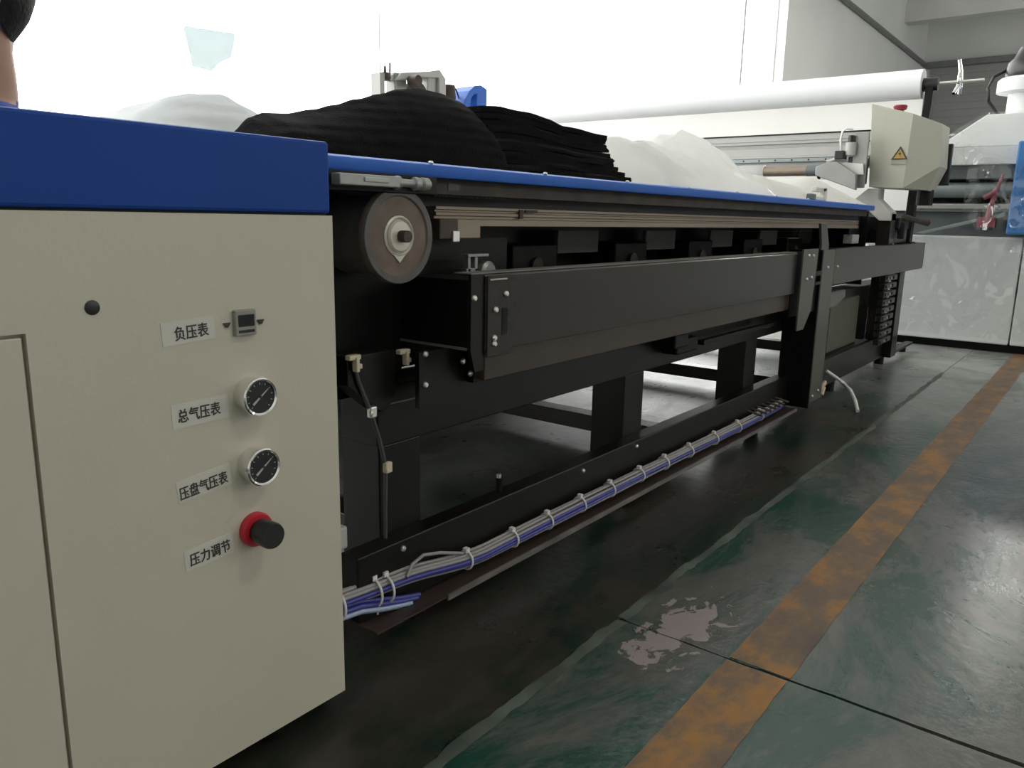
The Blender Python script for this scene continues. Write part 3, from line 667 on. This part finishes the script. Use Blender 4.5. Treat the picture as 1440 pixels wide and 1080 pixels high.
# stray white strap at the post foot
tag(MB().tube([(4.02,1.10,.165),(4.06,1.06,.13),(4.09,1.03,.10),(4.06,.985,.075),(3.98,.94,.045),(3.90,.905,.012)], .0085, 8).build('white_strap', CWHITE, None, smooth=60), 'loose white strap hanging to the floor beside the machine post', 'strap')
tag(MB().tube([(3.93,1.12,.06),(3.96,1.10,.09),(3.99,1.095,.11),(4.0,1.10,.085),(3.97,1.10,.05)], .012, 8).build('foam_scrap', mat('beige_foam',(0.62,0.5,0.38),.8), None, smooth=60), 'small beige scrap curled on the rail behind the machine post', 'scrap')

# ================================================================== SEWING GANTRY
ga = thing('sewing_gantry', 'grey sewing gantry across the table with a cream head box', 'machine', (5.2, 2.6, 0.0))
box('upright', RAILB, ga, 5.09, 5.20, 1.115, 1.19, 0.20, 0.95, 0.003)
box('upright', RAILB, ga, 5.09, 5.20, 4.10, 4.19, 0.20, 1.25, 0.003)
MB().prism([(1.335,0.972),(1.335,1.02),(1.255,1.09),(1.13,1.09),(1.20,1.09),(1.20,1.02),(1.13,0.945),(1.11,0.908),(1.19,0.908),(1.25,0.965)][:3] + [(1.195,1.09),(1.195,1.03),(1.115,0.955),(1.115,0.905),(1.175,0.905),(1.25,0.972)], 'x', 5.06, 5.20).build('bracket_arm', mat('light_grey_enamel',(0.47,0.46,0.43),.4), ga, 0.004)
CB0 = 5.2
MB().prism([(CB0,1.225),(CB0,1.285),(CB0-.012,1.287),(CB0-.012,1.300),(CB0,1.302),(CB0,1.350),(CB0+.02,1.354),(CB0+.02,1.372),(CB0,1.376),(CB0,1.392),(CB0-.006,1.394),(CB0-.006,1.428),(CB0+.16,1.428),(CB0+.16,1.225)], 'y', 1.20, 4.2).build('cross_beam', PALEM, ga)
box('beam_top_trim', BLACK, ga, CB0-.012, CB0+.01, 1.24, 4.2, 1.428, 1.436, 0)
box('linear_rail', STEELG, ga, CB0-.022, CB0, 1.3, 4.15, 1.262, 1.283, 0.001)
rh = MB().lathe((CB0-.022,1.34,1.2725), (-1,0,0), [(0.006,0),(0.006,0.001)], 10).build('rail_hole', PLAST, ga)
for k in range(1, 26): dup(rh, (CB0-.0225, 1.34+.105*k, 1.2725), ga)
cyl('idle_roller', WFILM, ga, (5.02,1.87,1.20), (5.02,4.1,1.20), 0.036, n=28)
cyl('drive_roller', ALU, ga, (5.02,1.60,1.195), (5.02,1.87,1.195), 0.031, n=28)
cyl('roller_collar', SLATE, ga, (5.02,1.53,1.195), (5.02,1.605,1.195), 0.033, n=28)
cyl('roller_bearing', BLACK, ga, (5.02,1.49,1.185), (5.02,1.535,1.185), 0.042, n=20)
# head mechanism beside the box
MB().prism([(1.52,1.16),(1.52,1.21),(1.44,1.235),(1.40,1.235),(1.29,1.165),(1.285,1.075)], 'x', 4.90, 4.94).build('presser_plate', GREYM, ga, 0.004)
cyl('presser_column', GREYM, ga, (4.95,1.475,1.14), (4.95,1.475,1.225), 0.026)
cyl('needle_motor', PALEM, ga, (4.97,1.352,1.275), (4.97,1.352,1.345), 0.030)
cyl('motor_cap', PLAST, ga, (4.97,1.352,1.345), (4.97,1.352,1.385), 0.018)
box('clamp_body', PLAST, ga, 4.93, 5.0, 1.375, 1.43, 1.25, 1.30, 0.006)
MB().tube([(4.96,1.40,1.30),(4.96,1.41,1.36),(4.965,1.405,1.41),(4.97,1.385,1.425),(4.98,1.35,1.42)], .007, 8).build('air_hose', CWHITE, ga, smooth=60)
MB().tube([(4.95,1.40,1.27),(4.94,1.44,1.245),(4.93,1.47,1.235)], [.012,.010,.014], 8).build('lever', ZINC, ga, smooth=50)
MB().prism([(1.40,1.225),(1.38,1.235),(1.275,1.225),(1.265,1.165),(1.30,1.165)], 'x', 4.965, 4.975).build('cover_plate', CWHITE, ga)
box('slide_block', SLATE, ga, 5.0, 5.2, 1.30, 1.37, 1.12, 1.27, 0.005)
box('slide_plate', GREYM, ga, 4.985, 5.0, 1.26, 1.34, 1.09, 1.40, 0.004)
# head box
def bxx(y): return 5.10 if y >= 1.0659 else 5.10 + (1.066-y)*.55
poly = [(1.295,1.571),(1.262,1.100),(1.078,1.090),(0.965,1.082),(0.912,1.215),(0.925,1.448),(1.066,1.503)]
vs = [(bxx(y), y, z) for y, z in poly]; vs[3] = (5.22, .965, 1.082)
vs += [(5.42, y, z) for y, z in poly]
n = len(poly)
mb = MB()
mb.add(vs, [(0,1,2,6), (6,2,4), (6,4,5), (2,3,4), list(range(n,2*n))] + [(i,(i+1)%n,n+(i+1)%n,n+i) for i in range(n)])
bxp = mb.build('head_box', mat('ivory_enamel', (0.47,0.462,0.385), .45, var=.03), ga, 0.003)
def sg(y, z): return (1.112+(y-1.09)*.78, 1.285+(z-1.30)*.78)
MB().prism([sg(1.14,1.262),sg(1.04,1.262),sg(1.09,1.345)], 'x', 5.096, 5.0995).build('warning_triangle', YSIGN, bxp)
o_ = [sg(*p) for p in ((1.1475,1.2575),(1.0325,1.2575),(1.09,1.3535))]; i_ = [sg(*p) for p in ((1.130,1.2675),(1.050,1.2675),(1.09,1.334))]
MB().add([(5.0955,y,z) for y,z in o_]+[(5.0955,y,z) for y,z in i_], [(0,1,4,3),(1,2,5,4),(2,0,3,5)]).build('warning_border', INK, bxp)
MB().prism([sg(*p) for p in ((1.101,1.328),(1.078,1.296),(1.091,1.298),(1.075,1.270),(1.103,1.305),(1.088,1.304))], 'x', 5.0945, 5.0955).build('warning_symbol', INK, bxp)
MB().prism([sg(*p) for p in ((1.142,1.222),(1.040,1.222),(1.040,1.254),(1.142,1.254))], 'x', 5.096, 5.0995).build('warning_caption', GSIGN, bxp)
rb = MB().lathe((5.22,1.165,1.51), (0,0,1), [(0.022,0),(0.022,.03),(0.034,.034),(0.038,.052),(0.034,.058)], 20).build('emergency_button', mat('dull_red_button',(0.30,0.03,0.05),.4), ga, smooth=40)
cyl('box_hinge_bar', BLACK, ga, (5.35,1.0,1.0), (5.35,1.0,1.09), 0.045)
box('box_side_plate', PLAST, ga, 5.43, 5.47, 0.90, 1.0, 1.12, 1.36, 0.004)

# ================================================================== FABRIC ROLL AND STAND
fr = thing('fabric_roll', 'long white fabric roll raised above the far end of the machine', 'fabric roll', (5.9, 3.0, 1.0))
cyl('rolled_fabric', mat('white_fabric', (0.83,0.84,0.855), .85, var=.02, bump=.1, bscale=30, spec=.2), fr, (5.9,1.195,1.781), (5.9,4.85,1.781), 0.092, n=48)
cyl('core', BLACK, fr, (5.9,1.193,1.775), (5.9,4.874,1.775), 0.035)
def sheet(u, v):
    y = 1.205+3.6*v
    if u < .12:
        a = PI*.5*(1-u/.12); return Vector((5.9+.0925*math.cos(a), y, 1.781+.0925*math.sin(a)))
    t = (u-.12)/.88
    return Vector((5.9925 + .03*math.sin(t*2.5) + .004*math.sin(y*9+t*3), y, 1.781-.80*t))
MB().grid(sheet, 24, 60).build('hanging_web', WFAB, fr, smooth=60)
rs = thing('roll_stand', 'black steel arms with steel shaft and star handwheel holding the white roll', 'stand', (5.9, 3.0, 0))
MB().prism([(5.70,0.775),(5.78,0.775),(5.83,1.30),(5.94,1.62),(5.935,1.80),(5.865,1.80),(5.855,1.64),(5.75,1.34)], 'y', 1.125, 1.172).build('column', BLACK, rs, 0.004)
MB().prism([(5.86,0.0),(5.95,0.0),(5.95,1.62),(5.935,1.80),(5.865,1.80),(5.86,1.62)], 'y', 4.89, 4.95).build('column', BLACK, rs, 0.004)
box('base_plate', BLACK, rs, 5.70, 6.10, 4.86, 4.98, 0.0, 0.02, 0.003)
box('base_plate', BLACK, rs, 5.66, 5.80, 1.11, 1.185, 0.7725, 0.778, 0.001)
for y in (1.148, 4.92): cyl('bearing', PLAST, rs, (5.9,y-.043,1.775), (5.9,y+.043,1.775), 0.042)
cyl('shaft', ZINC, rs, (5.9,0.85,1.778), (5.9,1.10,1.778), 0.010, n=12)
sw = MB().ring((5.9,0.985,1.785), (0,1,0), 0.045, 0.010, 24, 8)
for a in (100, 225, 330):
    d = Vector((math.cos(math.radians(a)),0,math.sin(math.radians(a)))); c = Vector((5.9,0.985,1.785))
    sw.tube([c, c+d*.06, c+d*.125+Vector((0,.012,0))], [.016,.013,.011], 8)
sw.build('star_handwheel', CHROME, rs, smooth=50)

# ================================================================== FABRICS ON THE TABLE
TZ = 0.9852
def loft(prof, y0, y1, front, back, nx, nt, ripple, seed, layers=12, skew=0.0):
    x0, x1 = prof[0][0], prof[-1][0]
    def fn(u, v):
        x = x0 + (x1-x0)*u
        h = lerp_prof(prof, x) - TZ
        h = max(h, .004)
        if v < .42:
            t = v/.42; z = TZ + h*math.sin(t*PI/2)**.9 if False else TZ + h*(t**.85)
            y = y0 + front*(t**2.2) + ripple*(math.sin(t*h*layers*40+seed) + 1.4*nse(x*6, t*9, seed))
            y -= ripple*1.2*nse(x*14, t*h*90, seed+5)
        elif v < .68:
            t = (v-.42)/.26; y = y0+front+(y1-back-y0-front)*t
            z = TZ + h*(1+.03*nse(x*5, y*5, seed)) - .10*h*t
        else:
            t = (v-.68)/.32; y = y1-back+back*t; z = TZ + .9*h*(1-t**2)
        x += skew*max(0, y-y0-front)*max(0, 1-u*1.25)
        return Vector((x + .004*nse(x*9, v*7, seed+2), y, max(z, TZ)))
    return MB().grid(fn, nx, nt, closed=True)
bp = thing('black_fabric_heap', 'rounded heap of black felt draped on the blue tabletop beside the cabinet', 'fabric', (1.27, 1.75, TZ), 'black felt piled on the table')
MOUND = [(0.928,0.99),(0.932,1.033),(0.967,1.063),(1.0,1.076),(1.051,1.079),(1.124,1.094),(1.181,1.111),(1.242,1.133),(1.306,1.153),(1.374,1.170),(1.445,1.179),(1.52,1.179),(1.587,1.169),(1.615,1.150),(1.630,1.10)]
loft(MOUND, 1.27, 1.85, .13, .2, 110, 70, .0016, 1.0, 6, 0.75).build('felt_mass', BFAB, bp, smooth=70)
bs = thing('black_fabric_stack', 'stack of folded black felt with ragged ends on the tabletop, beside white plastic', 'fabric', (1.95, 1.75, TZ), 'black felt piled on the table')
STK = [(1.635,1.162),(1.716,1.170),(1.842,1.169),(1.945,1.161),(2.018,1.149),(2.245,1.145)]
NL = 11
for k in range(NL):
    f0_, f1_ = k/NL, (k+1)/NL
    xe = 2.30 - .045*min(1, k/4) + random.uniform(-.018,.016); yf = 1.285 + .010*k*.9 + random.uniform(-.008,.008)
    def lay(u, v, f0=f0_, f1=f1_, xe=xe, yf=yf, k=k):
        x = 1.637 + (xe-1.637)*u + (.016*nse(v*26, k*3.1) if u > .95 else 0)
        h = lerp_prof(STK, min(x, 2.245)) - TZ
        za, zb = TZ+h*f0, TZ+h*f1
        zb -= .0015
        a = 2*PI*v
        cy = (yf+2.15)/2; hy = (2.15-yf)/2
        y = cy + hy*max(-1, min(1, 1.06*-math.cos(a))) ; s = math.sin(a)
        e = max(0, 1-abs(math.cos(a))**14)
        z = (za+zb)/2 + (zb-za)/2*(1 if s > 0 else -1)*min(1, abs(s)*5)
        return Vector((x, y + .006*nse(x*5, k*2.7, 1 if s>0 else 2), z + .0035*nse(x*7, k*1.9)*(0 if k==0 else 1)))
    MB().grid(lay, 44, 28, closed=True).build('felt_layer', BFAB, bs, smooth=70)
def crumple(name, prof, y0, y1, amp, seed, ma, label, cat, nx=90, ny=46, yc=1.40):
    x0, x1 = prof[0][0], prof[-1][0]
    def fn(u, v):
        x = x0+(x1-x0)*u; y = y0+(y1-y0)*v
        h = lerp_prof(prof, x)-TZ
        t = (y-y0)/(yc-y0) if y < yc else 1-(y-yc)/(y1-yc)
        t = max(0, min(1, t)); e = t**.6
        n = amp*(abs(nse(x*7, y*6, seed))*-2.2 + .9*nse(x*17, y*15, seed+3) + .6)
        hh = h*e + n*min(1, e*1.5)*(1 if h > .03 else .3)
        return Vector((x, y, TZ + max(.0015, hh)))
    def both():
        m = MB(); m.grid(fn, nx, ny); return m
    o = both().build(name, ma, None, smooth=70)
    return tag(o, label, cat)
WH = [(2.314,0.99),(2.325,1.13),(2.36,1.149),(2.443,1.153),(2.544,1.143),(2.639,1.144),(2.731,1.168),(2.814,1.201),(2.883,1.228),(2.933,1.226),(3.036,1.188),(3.144,1.156),(3.215,1.104),(3.25,1.03),(3.27,0.99)]
crumple('plastic_sheet', WH, 1.16, 1.9, .018, 4.0, WFILM, 'crumpled milky plastic sheet rising to a peak beside the black felt', 'plastic sheet', 130, 60)
CL = [(3.275,1.04),(3.30,1.076),(3.58,1.063),(3.826,1.050),(3.90,1.075),(3.98,1.098),(4.078,1.104),(4.326,1.073),(4.60,1.04),(4.72,1.012)]
crumple('white_cloth', CL, 1.165, 2.4, .004, 9.0, WFAB, 'white cloth lying flat along the table towards the cream head box', 'cloth', 90, 60, 1.26)
ck = thing('table_clamp', 'small white clamp with dark jaw gripping the table edge', 'clamp', (3.85,1.16,TZ))
MB().box(3.72,3.86,1.142,1.17,.9855,1.003).box(3.84,3.88,1.138,1.165,.9855,1.045).box(3.72,3.88,1.14,1.165,1.022,1.045).build('clamp_body', CWHITE, ck, 0.004)
cyl('clamp_screw', PLAST, ck, (3.83,1.1385,1.034), (3.83,1.130,1.034), .006)
box('clamp_jaw', SLATE, ck, 3.66, 3.73, 1.142, 1.165, .9855, 1.012, .004)
# pale heap behind the cabinet, at the near end of the table
HP = [(1.00,0.99),(1.013,1.094),(1.045,1.114),(1.104,1.160),(1.174,1.203),(1.224,1.218),(1.319,1.225),(1.373,1.205),(1.429,1.176),(1.50,1.144),(1.58,1.05),(1.64,0.99)]
HP = [(x*1.22-.02, TZ+(z-TZ)*1.16) for x, z in HP]
hp = thing('pale_wadding_heap', 'pale grey mound of soft wadding behind the blue cabinet cover', 'wadding', (1.56,2.6,TZ))
loft(HP, 2.2, 3.2, .24, .4, 60, 50, .004, 3.0, 3).build('wadding_mass', GFAB, hp, smooth=70)

# ================================================================== SECOND SEWING HEAD BEYOND THE BLACK FELT
sh = thing('sewing_machine', 'grey metal sewing head with blue arched cover behind the black felt heap', 'sewing machine', (2.75,2.62,TZ))
box('base_slab', PALEM, sh, 2.40, 3.10, 2.55, 2.75, TZ, TZ+.06, 0.006)
box('post', GREYM, sh, 2.42, 2.445, 2.57, 2.63, TZ+.06, 1.465, 0.003)
box('post', GREYM, sh, 2.505, 2.575, 2.57, 2.63, TZ+.06, 1.478, 0.006)
box('post', GREYM, sh, 2.705, 2.765, 2.57, 2.63, TZ+.06, 1.51, 0.003)
MB().prism([(2.50,1.445),(2.53,1.478),(2.70,1.508),(2.77,1.525),(2.81,1.49),(2.81,1.36),(2.765,1.36),(2.765,1.490),(2.60,1.474),(2.575,1.455)], 'y', 2.555, 2.64).build('head_casting', PALEM, sh, 0.004)
box('link_plate', PALEM, sh, 2.44, 2.52, 2.58, 2.62, 1.444, 1.466, 0.003)
cyl('thread_motor', DARKM, sh, (2.575,2.55,1.448), (2.575,2.50,1.448), 0.022)
MB().lathe((2.465,2.59,1.44), (0,0,1), [(0.018,0),(0.026,.012),(0.02,.03),(0.006,.034),(0.005,.055),(0.002,.06)], 14).build('thread_guide', DARKM, sh, smooth=40)
cyl('thread_pin', DARKM, sh, (2.492,2.59,1.44), (2.494,2.59,1.515), .004, n=8)
cyl('bobbin', DARKM, sh, (2.64,2.56,1.405), (2.64,2.62,1.405), .050)
MB().lathe((2.865,2.59,1.40), (0,0,1), [(0.03,0),(0.034,.02),(0.03,.06),(0.024,.075)], 18).build('tension_disc', DARKM, sh, smooth=40)
MB().tube([(2.90,2.59,1.48),(2.925,2.59,1.45),(2.94,2.59,1.42)], .004, 6).build('spring_arm', DARKM, sh)
box('cross_link', PALEM, sh, 2.80, 2.98, 2.58, 2.62, 1.385, 1.405, 0.003)
arch = [(2.915,1.38)]
for k in range(9):
    a = PI*(1-k/8*.62); arch.append((3.03+.10*math.cos(a)*1.05, 1.40+.095*math.sin(a)))
arch += [(3.09,1.485),(3.09,1.05),(3.02,1.05),(3.02,1.365)]
for k in range(7):
    a = PI*.5+PI*k/6*.9; arch.append((3.02+.035*math.cos(a)*.9, 1.405+.035*math.sin(a)))
MB().prism([(2.905,1.37),(2.93,1.42),(2.96,1.46),(3.0,1.487),(3.04,1.495),(3.085,1.482),(3.085,1.045),(3.01,1.045),(3.01,1.39),(3.012,1.452),(2.990,1.447),(2.97,1.425),(2.962,1.39),(2.95,1.37)], 'y', 2.54, 2.66).build('arched_cover', BLUE2, sh, 0.004)

# ================================================================== WRAPPED MACHINE IN THE BACKGROUND
wm = thing('wrapped_machine', 'white machine under clear plastic wrap beyond the end of the quilting machine', 'machine', (7.1, 0.3, 0))
box('plinth', BLACK, wm, 6.60, 7.60, -1.2, 1.78, 0.0, 0.062, 0)
box('lower_cabinet', WMACH, wm, 6.55, 7.65, 0.575, 1.80, 0.060, 0.815, 0.01)
box('lower_cabinet', WMACH, wm, 6.55, 7.65, -1.2, 0.565, 0.060, 0.815, 0.01)
box('bed', SLATE, wm, 6.62, 7.6, -1.1, 1.7, 0.815, 0.985, 0.004)
MB().prism([(6.58,0.985),(6.58,1.035),(6.7,1.05),(7.6,1.05),(7.6,0.985)], 'y', -1.1, 1.7).build('bed_cover', STEELG, wm, 0.004)
box('front_bar', PALEM, wm, 6.56, 6.60, -1.1, 1.7, 1.005, 1.04, 0.004)
cyl('press_roller', STEELG, wm, (6.66,-1.0,1.14), (6.66,1.6,1.14), 0.055, n=32)
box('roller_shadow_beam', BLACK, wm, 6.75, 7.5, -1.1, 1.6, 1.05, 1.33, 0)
box('upper_beam', SLATE, wm, 6.60, 6.78, -1.1, 1.6, 1.215, 1.31, 0.004)
box('hood_skirt', WMACH, wm, 6.55, 7.6, -1.2, 1.30, 1.31, 1.43, 0.006)
hd = MB(); a = [(6.55,1.20),(6.55,-1.2),(7.6,-1.2),(7.6,1.20)]; b = [(6.62,0.905),(6.62,-1.0),(7.5,-1.0),(7.5,0.905)]
hd.add([(x,y,1.43) for x,y in a]+[(x,y,1.655) for x,y in b], [(0,1,2,3),(4,5,6,7),(0,1,5,4),(1,2,6,5),(2,3,7,6),(3,0,4,7)])
hd.build('hood', WMACH, wm, 0.008)
MB().lathe((6.85,0.70,1.655), (0,0,1), [(0.125,0),(0.125,.15),(0.20,.16),(0.20,.24),(0.185,.255),(0.0,.26)], 32).build('exhaust_duct', WMACH, wm, smooth=40)
mt = MB().lathe((6.85,0.70,1.915), (0,0,1), [(0.15,0),(0.16,.02),(0.15,.10),(0.12,.13),(0.09,.20),(0.0,.21)], 28).build('fan_motor', PLAST, wm, smooth=40)
MB().tube([(6.85,.85,1.98),(6.80,.92,1.93),(6.78,.945,1.85),(6.78,.93,1.76),(6.80,.87,1.68),(6.82,.84,1.65)], .012, 8).build('hose', PLAST, wm, smooth=60)
box('control_pillar', BLUE3, wm, 6.42, 6.56, 0.38, 0.672, 0.835, 1.45, 0.012)
MB().tube([(6.50,.80,.90),(6.49,.79,1.02),(6.49,.77,1.12),(6.50,.745,1.24)], [.022,.018,.016,.008], 8).tube([(6.49,.84,1.08),(6.485,.80,1.10),(6.48,.76,1.14)], .018, 8).box(6.48,6.54,.75,.86,.88,.95).build('clamp_handle', PINK, wm, smooth=50)
MB().prism([(1.25,0.83),(1.20,0.825),(0.70,0.955),(0.70,0.985)], 'x', 6.50, 6.54).build('feed_bar', STEELG, wm, 0.003)
def wr(u, v):
    y = 1.62-2.7*u; z = .10+.70*v
    return Vector((6.535-.012*abs(nse(y*4, z*5))-.010*nse(y*11, z*9, 3), y, z))
MB().grid(wr, 80, 34).build('wrap_film', WRAP, wm, smooth=80)
def wr2(u, v):
    y = 1.22-2.4*u
    if v < .35: p = Vector((6.54, y, 1.30+.13*v/.35))
    else: t = (v-.35)/.65; p = Vector((6.54+.07*t, y-(.29*t)*(1-u), 1.43+.23*t))
    return p + Vector((-.012-.012*nse(y*5, v*4, 7), 0, .008+.01*nse(y*6, v*5)))
MB().grid(wr2, 60, 24).build('wrap_film', WRAP, wm, smooth=80)
def wr3(u, v):
    y = .95-.65*u; z = .86+.44*v
    return Vector((6.40-.02*nse(y*9, z*7)+.05*(y-.6), y, z))
MB().grid(wr3, 30, 24).build('wrap_film', WRAP, wm, smooth=80)

# ================================================================== PERSON ON A STOOL BEHIND THE CABINET
st = thing('stool', 'round stool under the seated person behind the cabinet', 'stool', (0.60,1.72,0))
MB().lathe((0.60,1.72,0.372), (0,0,1), [(0.16,0),(0.17,.008),(0.17,.026),(0.15,.034)], 28).build('seat', PLAST, st, smooth=40)
for k in range(4):
    a = PI/4+PI/2*k; MB().tube([(0.60+.12*math.cos(a),1.72+.12*math.sin(a),.377),(0.60+.18*math.cos(a),1.72+.18*math.sin(a),0.002)], .012, 8).build('leg', GREYM, st)
st_r = MB().ring((0.60,1.72,.16), (0,0,1), .157, .008, 28, 6).build('foot_ring', GREYM, st, smooth=50)
pe = thing('person', 'seated person in blue workwear, seen from behind at the left edge', 'person', (0.60,1.72,0.0))
PX, PY = 0.60, 1.72
J = [((PX+.02,PY,.545),.13),((PX+.01,PY,.68),.125),((PX-.005,PY,.84),.125),((PX-.01,PY,.985),.105),((PX+.012,PY,1.06),.068),((PX+.018,PY,1.12),.064),((PX-.003,PY,1.185),.078),((PX-.008,PY,1.27),.098),((PX-.012,PY,1.33),.072)]
E = [(i,i+1) for i in range(8)]
def chain(start, pts):
    prev = start
    for p in pts:
        J.append(p); E.append((prev, len(J)-1)); prev = len(J)-1
    return prev
for s in (-1, 1):
    chain(3, [((PX-.005,PY+s*.13,1.0),.066),((PX,PY+s*.185,.975),.062),((PX-.03,PY+s*.215,.85),.048),((PX-.05,PY+s*.225,.745),.042),((PX-.16,PY+s*.19,.68),.038),((PX-.27,PY+s*.14,.635),.027)])
    w = len(J)-1
    p1 = chain(w, [((PX-.32,PY+s*.125,.628),.030),((PX-.35,PY+s*.118,.626),.028)])
    for f, (dy, ln) in enumerate(((-.027,.055),(-.009,.066),(.009,.062),(.026,.048))):
        b = Vector((PX-.352, PY+s*.118+dy, .625))
        chain(p1, [((b.x-.012,b.y,b.z),.0095),((b.x-ln*.55,b.y,b.z-.006),.0088),((b.x-ln,b.y,b.z-.022),.0075)])
    chain(w+1, [((PX-.325,PY+s*.125-s*.035,.622),.011),((PX-.35,PY+s*.125-s*.052,.612),.0095),((PX-.372,PY+s*.125-s*.056,.600),.008)])
    chain(0, [((PX-.02,PY+s*.10,.54),.100),((PX-.20,PY+s*.115,.545),.082),((PX-.40,PY+s*.12,.535),.064),((PX-.42,PY+s*.12,.42),.056),((PX-.40,PY+s*.12,.25),.046),((PX-.39,PY+s*.12,.10),.036),((PX-.42,PY+s*.12,.055),.044),((PX-.52,PY+s*.125,.042),.036),((PX-.58,PY+s*.125,.036),.028)])
me = bpy.data.meshes.new('body'); me.from_pydata([p for p, r in J], E, [])
ob = bpy.data.objects.new('body_source', me); COL.objects.link(ob)
sk = ob.modifiers.new('skin', 'SKIN'); sk.use_smooth_shade = True
for i, (p, r) in enumerate(J):
    me.skin_vertices[0].data[i].radius = (r, r); me.skin_vertices[0].data[i].use_root = (i == 0)
sb = ob.modifiers.new('sub', 'SUBSURF'); sb.levels = 2; sb.render_levels = 2
dg = bpy.context.evaluated_depsgraph_get(); dg.update()
bm_ = bpy.data.meshes.new_from_object(ob.evaluated_get(dg)); bpy.data.objects.remove(ob)
mb = MB()
for v in bm_.vertices:
    p = v.co.copy()
    if p.z > 1.17:                                  # shape the face: nose, chin, flatter cheeks
        if p.x < PX-.02:
            d = Vector((PX-.105, PY, 1.245)); q = math.exp(-((p.y-PY)**2/.0003+(p.z-d.z)**2/.0006)); p.x -= .022*q
            q = math.exp(-((p.y-PY)**2/.0012+(p.z-1.175)**2/.0005)); p.x -= .012*q
        p.y = PY + (p.y-PY)*.86; p.x = PX + (p.x-PX)*1.08
    elif .6 < p.z < 1.0 and abs(p.y-PY) < .16: p.y = PY + (p.y-PY)*1.22
    mb.v.append(p)
for f in bm_.polygons:
    c = sum((mb.v[i] for i in f.vertices), Vector())/len(f.vertices)
    mi = 1
    if c.z > 1.072: mi = 0
    elif c.z < .62 and c.x > PX-.62 and not (c.x < PX-.25 and c.z > .59): mi = 2
    if c.x < PX-.265 and .57 < c.z < .67: mi = 0
    if c.z < .09: mi = 3
    mb.f.append(list(f.vertices)); mb.m.append(mi)
mb.build('body', [SKIN, SHIRT, TROUS, PLAST], pe, smooth=180)
def hairf(u, v):
    a = 2*PI*v; ph = u*PI*.60
    n = Vector((math.sin(ph)*math.cos(a), math.sin(ph)*math.sin(a), math.cos(ph)))
    back = max(0, n.x)
    R = 1 + .03*nse(n.x*9, n.y*9, n.z*9)
    p = Vector((PX+.008+n.x*.116*R, PY+n.y*.098*R, 1.268+n.z*.118*R))
    if u > .70: q = ((u-.70)/.30); p.z -= .062*back*q; p.x -= .052*back*q*q; p.y = PY+(p.y-PY)*(1-.25*q*q*back)
    if n.x < -.35 and n.z < .35: p.x = max(p.x, PX-.075)
    return p
MB().grid(hairf, 26, 40).build('hair', HAIR, pe, smooth=180)
MB().ring((PX+.0,PY,1.062), (0.15,0,1), .066, .012, 28, 8).build('collar', SHIRT, pe, smooth=180)
for s in (-1, 1):
    MB().lathe((PX+.005,PY+s*.086,1.245), (0.1,s,0.1), [(0.014,0),(0.024,.006),(0.026,.012),(0.018,.014),(0.006,.010)], 14).build('ear', SKIN, pe, smooth=60)
    e = MB().lathe((PX-.098,PY+s*.032,1.275), (-1,0,0), [(0.011,-.006),(0.011,.0),(0.007,.004),(0.001,.005)], 12).build('eye', EYEM, pe, smooth=60)
MB().prism([(PY-.022,1.203),(PY,1.199),(PY+.022,1.203),(PY+.01,1.209),(PY-.01,1.209)], 'x', PX-.112, PX-.085).build('mouth', PINK, pe)
